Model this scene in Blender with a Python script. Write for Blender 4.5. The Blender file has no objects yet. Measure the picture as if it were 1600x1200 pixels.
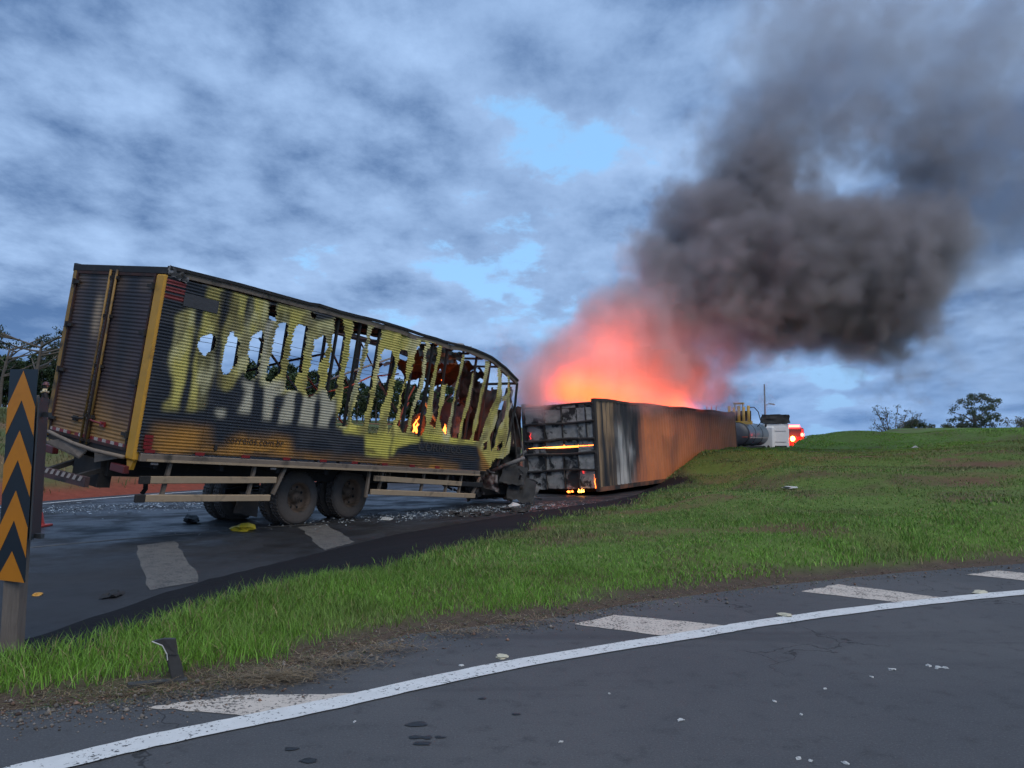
import bpy, bmesh, math, random
import numpy as np
from mathutils import Matrix, Vector, Euler, Quaternion
R_ = math.radians
sc = bpy.context.scene
col = sc.collection
random.seed(7)
RNG = np.random.default_rng(11)

# ------------------------------------------------------------------ camera
cam = bpy.data.cameras.new('camera'); co = bpy.data.objects.new('camera', cam); col.objects.link(co)
co.location = (0, 0, 1.6); co.rotation_euler = (R_(90 + 4.22), 0, 0)
cam.sensor_width = 36; cam.lens = 27.45; cam.clip_start = .05; cam.clip_end = 6000
sc.camera = co

# ------------------------------------------------------------------ sky and light
SUN_EL, SUN_AZ = R_(50), R_(150)
w = bpy.data.worlds.new('World'); sc.world = w; w.use_nodes = True
nt = w.node_tree; N = nt.nodes; L = nt.links; N.clear()
def nd(nt, t, **k):
    n = nt.nodes.new(t)
    for a, b in k.items():
        if a.startswith('i_'):
            s = a[2:]; n.inputs[int(s) if s.isdigit() else s.replace('_', ' ')].default_value = b
        else: setattr(n, a, b)
    return n
def math_(nt, op, a, b=None, c=None, clamp=False):
    n = nt.nodes.new('ShaderNodeMath'); n.operation = op; n.use_clamp = clamp
    for i, v in enumerate((a, b, c)):
        if v is None: continue
        if isinstance(v, (int, float)): n.inputs[i].default_value = v
        else: nt.links.new(v, n.inputs[i])
    return n.outputs[0]
def mixc(nt, f, a, b, bt='MIX'):
    n = nt.nodes.new('ShaderNodeMix'); n.data_type = 'RGBA'; n.blend_type = bt
    for s, v in ((n.inputs[0], f), (n.inputs[6], a), (n.inputs[7], b)):
        if isinstance(v, (int, float)): s.default_value = v
        elif isinstance(v, tuple): s.default_value = v if len(v) == 4 else v + (1,)
        else: nt.links.new(v, s)
    return n.outputs[2]
def ramp(nt, f, stops, interp='LINEAR'):
    n = nt.nodes.new('ShaderNodeValToRGB'); n.color_ramp.interpolation = interp
    e = n.color_ramp.elements
    while len(e) < len(stops): e.new(.5)
    for q, (p, c) in zip(e, stops):
        q.position = p; q.color = (c, c, c, 1) if isinstance(c, (int, float)) else tuple(c) + (1,)
    if f is not None: nt.links.new(f, n.inputs[0])
    return n.outputs[0]
def sstep(nt, f, a, b):
    n = nt.nodes.new('ShaderNodeMapRange'); n.interpolation_type = 'SMOOTHSTEP'
    n.inputs[1].default_value = a; n.inputs[2].default_value = b; nt.links.new(f, n.inputs[0]); return n.outputs[0]
def noise(nt, vec, scale, detail=4, rough=.5, dist=0., dim='3D', w=None):
    n = nt.nodes.new('ShaderNodeTexNoise'); n.noise_dimensions = dim
    n.inputs['Scale'].default_value = scale; n.inputs['Detail'].default_value = detail
    n.inputs['Roughness'].default_value = rough; n.inputs['Distortion'].default_value = dist
    if vec is not None: nt.links.new(vec, n.inputs['Vector'])
    if w is not None: n.inputs['W'].default_value = w
    return n.outputs[0]
SKY_S = .12
sky = nd(nt, 'ShaderNodeTexSky', sky_type='NISHITA', sun_disc=False, sun_elevation=SUN_EL, sun_rotation=SUN_AZ)
tc = nd(nt, 'ShaderNodeTexCoord'); sx = nd(nt, 'ShaderNodeSeparateXYZ'); L.new(tc.outputs['Generated'], sx.inputs[0])
zz = math_(nt, 'ADD', math_(nt, 'MAXIMUM', sx.outputs[2], 0.), .24)
cx = nd(nt, 'ShaderNodeCombineXYZ'); L.new(math_(nt, 'DIVIDE', sx.outputs[0], zz), cx.inputs[0]); L.new(math_(nt, 'DIVIDE', sx.outputs[1], zz), cx.inputs[1])
SKX, SKY_ = 1.93, 7.3
def cloudspace(dx, dy):
    mp = nd(nt, 'ShaderNodeMapping'); L.new(cx.outputs[0], mp.inputs[0]); mp.inputs['Location'].default_value = (SKX + dx, SKY_ + dy, 0); mp.inputs['Scale'].default_value = (1., .82, 1); return mp.outputs[0]
P = cloudspace(0, 0); P2 = cloudspace(.0, .16)
def puffs(P):
    big = noise(nt, P, .85, 2, .5, .0); mid = noise(nt, P, 2.0, 3, .5, .0); fine = noise(nt, P, 5.0, 12, .62, .0)
    return math_(nt, 'ADD', math_(nt, 'ADD', math_(nt, 'MULTIPLY', big, .42), math_(nt, 'MULTIPLY', mid, .35)), math_(nt, 'MULTIPLY', fine, .23))
na = puffs(P); nb = puffs(P2)
n3 = noise(nt, P, .7, 2, .5, .0)
K = 1 / SKY_S
sc3 = lambda c: tuple(x * K for x in c)
gap = mixc(nt, .2, sc3((.27, .55, .92)), sky.outputs[0])
relief = math_(nt, 'MULTIPLY', math_(nt, 'SUBTRACT', na, nb), 3.6)
thick = sstep(nt, na, .43, .60)
shade = math_(nt, 'ADD', math_(nt, 'MULTIPLY_ADD', thick, .62, .28), relief, clamp=True)
cloud = mixc(nt, shade, sc3((.33, .485, .75)), sc3((.075, .15, .315)))
cover = sstep(nt, na, .40, .432)
skyc = mixc(nt, cover, gap, cloud)
hz = sstep(nt, sx.outputs[2], .0, .20)
skyc = mixc(nt, math_(nt, 'MULTIPLY', math_(nt, 'SUBTRACT', 1., hz), .5), skyc, sc3((.175, .32, .60)))
bg = nd(nt, 'ShaderNodeBackground'); bg.inputs[1].default_value = SKY_S; L.new(skyc, bg.inputs[0])
wo = nd(nt, 'ShaderNodeOutputWorld'); L.new(bg.outputs[0], wo.inputs[0])

sl = bpy.data.lights.new('sun', 'SUN'); sl.energy = 1.5; sl.angle = R_(50); sl.color = (1., .92, .80)
so = bpy.data.objects.new('sun', sl); col.objects.link(so)
d = Vector((math.sin(SUN_AZ) * math.cos(SUN_EL), math.cos(SUN_AZ) * math.cos(SUN_EL), math.sin(SUN_EL)))
so.rotation_euler = d.to_track_quat('Z', 'Y').to_euler()

v = sc.view_settings; v.view_transform = 'Standard'; v.look = 'None'; v.gamma = 1; v.exposure = .28; v.use_curve_mapping = False
cy = sc.cycles
cy.use_denoising = True; cy.use_adaptive_sampling = True; cy.adaptive_threshold = .03; cy.max_bounces = 6; cy.diffuse_bounces = 2; cy.glossy_bounces = 2; cy.transmission_bounces = 3
cy.volume_bounces = 1; cy.volume_preview_step_rate = 3.; cy.transparent_max_bounces = 8; cy.volume_step_rate = 4.; cy.volume_max_steps = 128

# ------------------------------------------------------------------ helpers
MATS = {}
def mat(name, base=(.5, .5, .5), rough=.7, metal=0., var=.25, scale=6., dirt=None, dirt_scale=3., dirt_amt=(.45, .65), bump=.0, bscale=40., attr=None, emit=None, estr=0., stretch=None, spec=.5):
    """procedural material: base colour varied by noise, a second colour in stains, fine bump"""
    if name in MATS: return MATS[name]
    m = bpy.data.materials.new(name); m.use_nodes = True; t = m.node_tree
    b = t.nodes['Principled BSDF']; tc = t.nodes.new('ShaderNodeTexCoord'); P = tc.outputs['Object']
    if stretch:
        mp = t.nodes.new('ShaderNodeMapping'); mp.inputs['Scale'].default_value = stretch; t.links.new(P, mp.inputs[0]); P = mp.outputs[0]
    if attr:
        a = t.nodes.new('ShaderNodeAttribute'); a.attribute_name = attr; c = a.outputs['Color']
    else:
        rgb = t.nodes.new('ShaderNodeRGB'); rgb.outputs[0].default_value = tuple(base) + (1,); c = rgb.outputs[0]
    n = noise(t, P, scale, 5, .6)
    k = math_(t, 'MULTIPLY_ADD', n, 2 * var, 1 - var)
    vm = t.nodes.new('ShaderNodeVectorMath'); vm.operation = 'SCALE'; t.links.new(c, vm.inputs[0]); t.links.new(k, vm.inputs['Scale']); c = vm.outputs[0]
    if dirt:
        f = sstep(t, noise(t, P, dirt_scale, 7, .62, .4), *dirt_amt); c = mixc(t, f, c, tuple(dirt))
    t.links.new(c, b.inputs['Base Color'])
    b.inputs['Roughness'].default_value = rough; b.inputs['Metallic'].default_value = metal; b.inputs['Specular IOR Level'].default_value = spec
    if bump:
        bn = t.nodes.new('ShaderNodeBump'); bn.inputs['Strength'].default_value = bump; bn.inputs['Distance'].default_value = .02
        t.links.new(noise(t, P, bscale, 4, .6), bn.inputs['Height']); t.links.new(bn.outputs[0], b.inputs['Normal'])
    if emit:
        b.inputs['Emission Color'].default_value = tuple(emit) + (1,); b.inputs['Emission Strength'].default_value = estr
    MATS[name] = m; return m

def tag(o, label=None, cat=None, group=None, kind=None):
    if label: o['label'] = label
    if cat: o['category'] = cat
    if group: o['group'] = group
    if kind: o['kind'] = kind
    return o
def link(name, me, m=None, parent=None, smooth=False):
    o = bpy.data.objects.new(name, me); col.objects.link(o)
    if m is not None: me.materials.append(m)
    if smooth:
        me.polygons.foreach_set('use_smooth', np.ones(len(me.polygons), bool))
    if parent is not None: o.parent = parent
    return o
def raw(name, vs, fs, m=None, parent=None, smooth=False, colors=None):
    me = bpy.data.meshes.new(name); me.from_pydata([tuple(map(float, p)) for p in vs], [], fs); me.update()
    if colors is not None: setcol(me, colors)
    return link(name, me, m, parent, smooth)
def setcol(me, c):
    a = me.color_attributes.new('col', 'FLOAT_COLOR', 'POINT'); c = np.asarray(c, np.float32)
    if c.shape[1] == 3: c = np.hstack([c, np.ones((len(c), 1), np.float32)])
    a.data.foreach_set('color', c.ravel())
def fastmesh(name, V, F, m=None, parent=None, smooth=False, colors=None):
    """V (n,3), F (k,3 or 4) numpy"""
    V = np.asarray(V, np.float32); F = np.asarray(F, np.int32); k, s = F.shape
    me = bpy.data.meshes.new(name); me.vertices.add(len(V)); me.vertices.foreach_set('co', V.ravel())
    me.loops.add(k * s); me.loops.foreach_set('vertex_index', F.ravel())
    me.polygons.add(k); me.polygons.foreach_set('loop_start', np.arange(0, k * s, s, dtype=np.int32))
    me.update(calc_edges=True); me.validate()
    if colors is not None: setcol(me, colors)
    return link(name, me, m, parent, smooth)
class MB:
    def __init__(s): s.v = []; s.f = []
    def add(s, vs, fs):
        k = len(s.v); s.v += [tuple(p) for p in vs]; s.f += [tuple(i + k for i in f) for f in fs]; return s
    def box(s, c, size, rot=None, taper=1.):
        q = []
        for z in (-1, 1):
            for x, y in ((-1, -1), (1, -1), (1, 1), (-1, 1)):
                k = taper if z > 0 else 1.
                p = Vector((x * size[0] / 2 * k, y * size[1] / 2 * k, z * size[2] / 2))
                if rot is not None: p = rot @ p
                q.append(p + Vector(c))
        return s.add(q, [(0, 3, 2, 1), (4, 5, 6, 7), (0, 1, 5, 4), (1, 2, 6, 5), (2, 3, 7, 6), (3, 0, 4, 7)])
    def bar(s, a, b, w, h, up=(0, 0, 1)):
        a = Vector(a); b = Vector(b); d = (b - a); ln = d.length; d.normalize(); up = Vector(up)
        if abs(d.dot(up)) > .97: up = Vector((1, 0, 0)) if abs(d.x) < .9 else Vector((0, 1, 0))
        y = up.cross(d).normalized(); z = d.cross(y)
        return s.box((a + b) / 2, (ln, w, h), Matrix((d, y, z)).transposed())
    def tube(s, pts, r, n=8, cap=True):
        pts = [Vector(p) for p in pts]; rs = r if isinstance(r, (list, tuple)) else [r] * len(pts)
        rings = []; pd = None
        for i, p in enumerate(pts):
            d = (pts[min(i + 1, len(pts) - 1)] - pts[max(i - 1, 0)]).normalized()
            if pd is None:
                u = d.orthogonal().normalized()
            else: u = (u - d * u.dot(d)).normalized()
            pd = d; vv = d.cross(u)
            rings.append([p + (u * math.cos(2 * math.pi * k / n) + vv * math.sin(2 * math.pi * k / n)) * rs[i] for k in range(n)])
        vs = [p for rg in rings for p in rg]; fs = []
        for i in range(len(pts) - 1):
            for k in range(n):
                fs.append((i * n + k, i * n + (k + 1) % n, (i + 1) * n + (k + 1) % n, (i + 1) * n + k))
        if cap: fs += [tuple(range(n - 1, -1, -1)), tuple(range((len(pts) - 1) * n, len(pts) * n))]
        return s.add(vs, fs)
    def lathe(s, prof, n=24, M=Matrix()):
        """prof: (radius, axis) pairs round the local Y axis"""
        vs = []; fs = []
        for r, y in prof:
            for k in range(n):
                a = 2 * math.pi * k / n; vs.append(M @ Vector((r * math.cos(a), y, r * math.sin(a))))
        for i in range(len(prof) - 1):
            for k in range(n):
                fs.append((i * n + k, (i + 1) * n + k, (i + 1) * n + (k + 1) % n, i * n + (k + 1) % n))
        return s.add(vs, fs)
    def poly(s, pts, nrm, th):
        """flat polygon with thickness"""
        n = len(pts); o = Vector(nrm) * th
        vs = [Vector(p) for p in pts] + [Vector(p) + o for p in pts]
        fs = [tuple(range(n - 1, -1, -1)), tuple(range(n, 2 * n))] + [(i, (i + 1) % n, n + (i + 1) % n, n + i) for i in range(n)]
        return s.add(vs, fs)
    def build(s, name, m, parent=None, smooth=False, bevel=0., M=None):
        me = bpy.data.meshes.new(name); me.from_pydata([tuple(p) for p in s.v], [], s.f)
        bm = bmesh.new(); bm.from_mesh(me); bmesh.ops.recalc_face_normals(bm, faces=bm.faces)
        if bevel: bmesh.ops.bevel(bm, geom=list(bm.edges), offset=bevel, segments=1, affect='EDGES', clamp_overlap=True)
        bm.to_mesh(me); bm.free(); me.update()
        o = link(name, me, m, parent, smooth)
        if M is not None: o.matrix_local = M
        return o
def thing(name, label, cat, loc=(0, 0, 0), rot=None, group=None):
    o = bpy.data.objects.new(name, None); col.objects.link(o); o.empty_display_size = .2
    M = Matrix.Translation(loc)
    if rot is not None: M = M @ rot.to_4x4()
    o.matrix_world = M; return tag(o, label, cat, group)
def copy_tree(o, parent=None):
    c = o.copy(); col.objects.link(c)
    if parent is not None: c.parent = parent
    for ch in list(o.children): copy_tree(ch, c)
    return c
# numpy value noise
def _h(i, j, s):
    n = (i * 374761393 + j * 668265263 + s * 974634777) & 0x7fffffff
    n = ((n ^ (n >> 13)) * 1274126177) & 0x7fffffff
    return ((n ^ (n >> 16)) & 0xffff) / 65535.
def vnoise(x, y, s=0):
    x = np.asarray(x, float); y = np.asarray(y, float); i = np.floor(x).astype(np.int64); j = np.floor(y).astype(np.int64)
    fx = x - i; fy = y - j; fx = fx * fx * (3 - 2 * fx); fy = fy * fy * (3 - 2 * fy)
    a = _h(i, j, s); b = _h(i + 1, j, s); c = _h(i, j + 1, s); e = _h(i + 1, j + 1, s)
    return (a * (1 - fx) + b * fx) * (1 - fy) + (c * (1 - fx) + e * fx) * fy
def fbm(x, y, s=0, o=4):
    r = 0; k = .5; t = 0
    for q in range(o): r = r + k * vnoise(np.asarray(x) * 2 ** q, np.asarray(y) * 2 ** q, s + q * 17); t += k; k *= .5
    return r / t
def inpoly(x, y, poly):
    r = np.zeros(x.shape, bool); n = len(poly)
    for a in range(n):
        x0, y0 = poly[a]; x1, y1 = poly[(a + 1) % n]
        if y0 == y1: continue
        c = ((y0 > y) != (y1 > y)) & (x < (x1 - x0) * (y - y0) / (y1 - y0) + x0); r ^= c
    return r
def dline(x, y, pts):
    """distance to polyline"""
    best = np.full(x.shape, 1e9)
    for (x0, y0), (x1, y1) in zip(pts[:-1], pts[1:]):
        dx, dy = x1 - x0, y1 - y0; t = np.clip(((x - x0) * dx + (y - y0) * dy) / (dx * dx + dy * dy), 0, 1)
        best = np.minimum(best, np.hypot(x - x0 - t * dx, y - y0 - t * dy))
    return best
def sm(a, b, x): t = np.clip((x - a) / (b - a), 0, 1); return t * t * (3 - 2 * t)
def blur(a, ku, kv):
    for ax, k in ((0, kv), (1, ku)):
        for _ in range(2):
            p = np.pad(a, [(k, k) if i == ax else (0, 0) for i in (0, 1)], mode='edge'); c = np.cumsum(p, ax)
            z = np.zeros_like(np.take(c, [0], ax)); c = np.concatenate([z, c], ax); n = a.shape[ax]
            a = (np.take(c, range(2 * k + 1, 2 * k + 1 + n), ax) - np.take(c, range(n), ax)) / (2 * k + 1)
    return a

# ------------------------------------------------------------------ terrain
NEAR = [(-5.6, 3.4), (-4.2, 4.15), (-3.06, 4.79), (-2.41, 5.02), (-1.99, 5.31), (-1.49, 5.81), (-.86, 6.66), (.35, 7.25), (1.28, 7.97), (2.85, 8.84), (4.7, 9.69), (6.76, 10.45), (10, 11.4), (20, 13.4), (45, 17), (90, 22)]
FAR = [(-5.6, 3.4), (-4.6, 5.2), (-4.08, 6.77), (-3.93, 8.13), (-3.73, 9.25), (-3.12, 11.02), (-2.21, 13.65), (-.79, 16.21), (.76, 18.81), (2.3, 21.2), (3.5, 23.6), (4.3, 26.2), (4.7, 28.6), (6.4, 32.2), (8.9, 36.4), (14.5, 44), (24, 58), (34, 76), (48, 100), (80, 150)]
NEAR = [(a + .10, b - .17) for a, b in NEAR]
ISLAND = NEAR + [(300, 60), (300, 500)] + FAR[::-1][:-1]
SOIL = [(-5.4, 3.7), (-3.8, 5.92), (-3.26, 6.25), (-2.92, 7.25), (-2.14, 8.84), (-.89, 11.02), (0, 13.65), (1.38, 17.04), (2.9, 20.0), (4.3, 22.6), (5.3, 25.4), (6.0, 27.6), (5.9, 29.5)]
SOIL = [(a * .955 + .02, b * .935) for a, b in SOIL]
BACK = [(-16, -60), (-15.4, -5), (-15.2, 4), (-14.7, 10), (-13.9, 15.5), (-12.5, 20.78), (-11.45, 23.7), (-10.05, 26.29), (-6, 33), (0, 43), (8, 58), (18, 76), (32, 100), (60, 150), (200, 420)]
BACKP = BACK + [(200, 3000), (-3000, 3000), (-3000, -60)]
CTRL = np.array([(-3, 6, .10), (-1.5, 7.5, .13), (-2, 9.5, .08), (-.5, 12, .1), (0, 10, .17), (1.5, 11, .24), (1.2, 15, .12), (3, 12, .3), (2.6, 18, .1), (6, 12.5, .38), (10, 14, .55), (5, 16, .5), (4.2, 20, .25), (8, 20, .95), (5.6, 24, .22), (6.6, 27.0, .42), (7.7, 28.6, .85), (8.9, 30.8, 1.22), (8.2, 31.6, 1.2), (9.5, 34, 1.3), (11.2, 34, 1.22), (13.4, 37, 1.28), (14.6, 36, 1.15), (16, 38.5, 1.15), (12.5, 32.5, 1.08), (17.2, 41, 1.5), (14, 40, 1.0), (18, 39, 1.5), (11, 25, 1.1), (16, 25, 1.35), (18.4, 42, 2.2), (22, 30, 1.65), (27, 42, 2.25), (40, 44, 2.3), (30, 25, 1.4), (20, 16, .75), (40, 24, 1.2), (62, 40, 2.2), (40, 60, 2.3), (60, 100, 3.1), (100, 100, 3.2), (80, 60, 2.6), (120, 200, 3.5)])
def height(x, y):
    x = np.asarray(x, float); y = np.asarray(y, float)
    z = np.full(x.shape, -.06)
    isl = inpoly(x, y, ISLAND); dn = dline(x, y, NEAR); df = dline(x, y, FAR)
    e = np.minimum(dn, df)
    num = 0; den = 1e-12
    for a, b, c in CTRL:
        ww = 1. / (((x - a) ** 2 + (y - b) ** 2) / (1 + .004 * (a * a + b * b)) + .15) ** 2; num = num + ww * c; den = den + ww
    h = num / den
    hi = -.06 + .075 * sm(0, .25, e) + (h + .02) * sm(.2, 1.7, e) + .05 * (fbm(x * 1.3, y * 1.3, 3) - .5) * sm(.3, 1.5, e) + .16 * (fbm(x * .35, y * .35, 5) - .5) * sm(1, 5, e)
    z = np.where(isl, hi, z)
    bk = inpoly(x, y, BACKP); d = dline(x, y, BACK)
    fade = 1 - sm(-2, 22, x - .12 * np.maximum(y - 40, 0) * 0)
    prof = np.interp(d, [0, .4, 2, 6, 12, 25, 60, 120, 400, 3000], [-.06, .03, .45, 1.35, 2.3, 3.1, 5.0, 6.6, 9, 9])
    flat = np.interp(d, [0, .4, 3, 3000], [-.06, .03, .12, .12])
    hb = flat + (prof - flat) * fade + .12 * (fbm(x * .5, y * .5, 9) - .5) * sm(.3, 3, d)
    z = np.where(bk, hb, z)
    return z
def hz1(x, y): return float(height(np.array([x]), np.array([y]))[0])
A = 8.2
xs = np.sinh(A * np.linspace(-1, 1, 440)) / math.sinh(A) * 1800 + .5
ys = np.sinh(A * np.linspace(-.42, 1, 380)) / math.sinh(A) * 2200 + 8
X, Y = np.meshgrid(xs, ys); Z = height(X, Y)
nx, ny = len(xs), len(ys)
I = np.arange(nx * ny).reshape(ny, nx)
F4 = np.stack([I[:-1, :-1], I[:-1, 1:], I[1:, 1:], I[1:, :-1]], -1).reshape(-1, 4)
def mixv(a, b, t): return a + (np.asarray(b) - a) * t[..., None]
def ground_colour(X, Y):
    g = np.zeros(X.shape + (3,)) + np.array([.095, .15, .032])
    n = fbm(X * .7, Y * .7, 21); g = mixv(g, (.10, .085, .04), sm(.5, .7, n))
    isl = inpoly(X, Y, ISLAND); dn = dline(X, Y, NEAR)
    dirt = sm(.50, .74, .75 * fbm(X * .5 + 4, Y * .7, 31) + .25 * fbm(X * 2.5, Y * 2.5, 32)) * sm(8, 13, Y) * (1 - sm(24, 30, Y)) * isl
    g = mixv(g, (.125, .075, .042), dirt)
    edge = (1 - sm(.3, 1.0, dn + .5 * (fbm(X * 2, Y * 2, 41) - .5))) * isl
    g = mixv(g, (.085, .06, .045), edge)
    dso = dline(X, Y, SOIL); left = inpoly(X, Y, SOIL + FAR[:13][::-1])
    char = np.where(left, 1., 1 - sm(0, .5, dso + .7 * (fbm(X * 1.6, Y * 1.6, 51) - .5))) * isl * (Y < 32)
    g = mixv(g, (.0075, .0085, .011), char)
    bk = inpoly(X, Y, BACKP); d = dline(X, Y, BACK)
    far = np.zeros(X.shape + (3,)) + np.array([.085, .105, .035])
    far = mixv(far, (.16, .10, .055), sm(.42, .62, fbm(X * .3, Y * .3, 61)) * (1 - sm(10, 22, d)))
    far = mixv(far, (.20, .05, .028), 1 - sm(.7, 2.6, d + 1.6 * (fbm(X * .6, Y * .6, 71) - .5)))
    far = mixv(far, (.22, .07, .045), sm(31, 31.5, d) * (1 - sm(34, 34.5, d)))
    return np.where(bk[..., None], far, g)
GC = ground_colour(X, Y)
gm = mat('soil', attr='col', rough=.95, var=.45, scale=5., bump=.6, bscale=14., spec=.2)
ground = fastmesh('ground', np.stack([X, Y, Z], -1).reshape(-1, 3), F4, gm, None, True, GC.reshape(-1, 3))
tag(ground, 'grassy ground, red earth bank and low mound around the road', None, None, 'structure')

# ------------------------------------------------------------------ road
def asphalt():
    m = bpy.data.materials.new('asphalt'); m.use_nodes = True; t = m.node_tree; b = t.nodes['Principled BSDF']
    P = t.nodes.new('ShaderNodeTexCoord').outputs['Object']
    big = noise(t, P, .35, 5, .6, .3); fine = noise(t, P, 160, 2, .6); mid = noise(t, P, 5, 6, .65)
    c = mixc(t, sstep(t, big, .35, .7), (.064, .066, .071), (.088, .088, .09))
    c = mixc(t, sstep(t, mid, .52, .75), c, (.046, .047, .05))
    c = mixc(t, math_(t, 'MULTIPLY', sstep(t, noise(t, P, 70, 3, .7), .5, .72), .5), c, (.15, .15, .148)); c = mixc(t, math_(t, 'MULTIPLY', sstep(t, noise(t, P, 95, 2, .6), .56, .7), .6), c, (.03, .03, .03))
    wvs = t.nodes.new('ShaderNodeMapping'); wvs.inputs['Rotation'].default_value = (0, 0, R_(-33)); wvs.inputs['Scale'].default_value = (.12, 1.6, 1); t.links.new(P, wvs.inputs[0])
    c = mixc(t, math_(t, 'MULTIPLY', sstep(t, noise(t, wvs.outputs[0], 1.1, 5, .6), .5, .68), .45), c, (.036, .037, .04))
    # wet and sooty stretch of carriageway by the wreck
    sx = t.nodes.new('ShaderNodeSeparateXYZ'); t.links.new(P, sx.inputs[0])
    dv = t.nodes.new('ShaderNodeVectorMath'); dv.operation = 'DISTANCE'; t.links.new(P, dv.inputs[0]); dv.inputs[1].default_value = (-3.2, 19.5, 0)
    dv2 = t.nodes.new('ShaderNodeVectorMath'); dv2.operation = 'DISTANCE'; t.links.new(P, dv2.inputs[0]); dv2.inputs[1].default_value = (3.2, 23., 0)  # burnt ground by the container, colour also darkened to shade out fire light
    near = math_(t, 'SUBTRACT', 1., sstep(t, math_(t, 'ADD', math_(t, 'MINIMUM', dv.outputs['Value'], math_(t, 'ADD', dv2.outputs['Value'], 1.5)), math_(t, 'MULTIPLY', math_(t, 'SUBTRACT', big, .5), 9.)), 6.5, 12.5))
    side = sstep(t, math_(t, 'ADD', math_(t, 'MULTIPLY', sx.outputs[1], 1.), math_(t, 'MULTIPLY', sx.outputs[0], -1.5)), 9.6, 10.4)
    wet = math_(t, 'MULTIPLY', math_(t, 'MULTIPLY_ADD', near, .75, .25), side)
    st = noise(t, P, 1.3, 6, .62, .8)
    soot = math_(t, 'MULTIPLY', wet, sstep(t, st, .38, .6))
    c = mixc(t, math_(t, 'MULTIPLY', side, .78), c, (.014, .017, .023)); c = mixc(t, math_(t, 'MULTIPLY', wet, .45), c, (.02, .022, .026))
    c = mixc(t, math_(t, 'MULTIPLY', soot, .85), c, (.012, .012, .013))
    # cracks
    vo = t.nodes.new('ShaderNodeTexVoronoi'); vo.feature = 'DISTANCE_TO_EDGE'; vo.inputs['Scale'].default_value = .42
    wv = t.nodes.new('ShaderNodeVectorMath'); wv.operation = 'ADD'; t.links.new(P, wv.inputs[0])
    nn = t.nodes.new('ShaderNodeTexNoise'); nn.inputs['Scale'].default_value = 3.; nn.inputs['Detail'].default_value = 5; t.links.new(P, nn.inputs['Vector'])
    vs = t.nodes.new('ShaderNodeVectorMath'); vs.operation = 'SCALE'; vs.inputs['Scale'].default_value = .5; t.links.new(nn.outputs['Color'], vs.inputs[0]); t.links.new(vs.outputs[0], wv.inputs[1]); t.links.new(wv.outputs[0], vo.inputs['Vector'])
    cr = math_(t, 'MULTIPLY', math_(t, 'SUBTRACT', 1., sstep(t, vo.outputs['Distance'], .001, .0042)), sstep(t, noise(t, P, .55, 2, .5), .50, .56))
    c = mixc(t, math_(t, 'MULTIPLY', cr, .8), c, (.018, .018, .018))
    t.links.new(c, b.inputs['Base Color'])
    r = math_(t, 'SUBTRACT', math_(t, 'MULTIPLY_ADD', mid, .2, .72), math_(t, 'MULTIPLY', math_(t, 'MULTIPLY', wet, sstep(t, noise(t, P, .8, 4, .6), .35, .6)), .40))
    t.links.new(r, b.inputs['Roughness']); b.inputs['Specular IOR Level'].default_value = .4
    bn = t.nodes.new('ShaderNodeBump'); bn.inputs['Strength'].default_value = .35; bn.inputs['Distance'].default_value = .006
    h = math_(t, 'SUBTRACT', noise(t, P, 90, 3, .6), math_(t, 'MULTIPLY', cr, 2.)); t.links.new(h, bn.inputs['Height']); t.links.new(bn.outputs[0], b.inputs['Normal'])
    return m
ASPH = asphalt()
road = raw('road', [(-60, -40, 0), (120, -40, 0), (120, 160, 0), (-60, 160, 0)], [(0, 1, 2, 3)], ASPH)
tag(road, 'dark asphalt of the highway and the slip road in front', None, None, 'structure')

def paint(name, base, worn, lo, hi):
    m = bpy.data.materials.new(name); m.use_nodes = True; t = m.node_tree; b = t.nodes['Principled BSDF']
    P = t.nodes.new('ShaderNodeTexCoord').outputs['Object']
    f = sstep(t, math_(t, 'ADD', math_(t, 'MULTIPLY', noise(t, P, 42, 3, .7), .7), math_(t, 'MULTIPLY', noise(t, P, 5, 4, .6), .3)), lo, hi)
    c = mixc(t, noise(t, P, 9, 5, .6), base, tuple(x * .72 for x in base))
    c = mixc(t, f, c, worn); t.links.new(c, b.inputs['Base Color']); b.inputs['Roughness'].default_value = .75
    return m
P_WHITE = paint('worn_white_paint', (.72, .72, .70), (.08, .08, .08), .57, .61)
P_HATCH = paint('dirty_hatch_paint', (.62, .54, .46), (.09, .08, .07), .52, .58)
P_OLD = paint('faded_grey_paint', (.155, .145, .13), (.035, .036, .038), .46, .60)
def smooth_line(pts, n=12):
    p = [Vector((a, b, 0)) for a, b in pts]; out = []
    for i in range(len(p) - 1):
        a, b, c, e = p[max(i - 1, 0)], p[i], p[i + 1], p[min(i + 2, len(p) - 1)]
        for k in range(n):
            t = k / n; out.append(.5 * ((2 * b) + (c - a) * t + (2 * a - 5 * b + 4 * c - e) * t * t + (3 * b - a - 3 * c + e) * t ** 3))
    return out + [p[-1]]
def stripe(name, pts, width, z, m, parent, rag=.006):
    q = smooth_line(pts); vs = []; fs = []
    for i, p in enumerate(q):
        dd = (q[min(i + 1, len(q) - 1)] - q[max(i - 1, 0)]).normalized(); n = Vector((-dd.y, dd.x, 0))
        for s in (-1, 1): vs.append(p + n * s * (width / 2 + random.uniform(-rag, rag)) + Vector((0, 0, z)))
        if i: fs.append((2 * i - 2, 2 * i, 2 * i + 1, 2 * i - 1))
    return raw(name, vs, fs, m, parent)
LINE = [(-6.2, .9), (-4.1, 2.5), (-2.26, 4.02), (-1.89, 4.33), (-1.16, 4.85), (0, 5.73), (1.6, 6.66), (2.21, 7.02), (3.53, 7.67), (5.44, 8.43), (8, 9.25), (14, 10.7), (30, 13.3)]
stripe('edge_line', LINE, .20, .008, P_WHITE, road)
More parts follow.
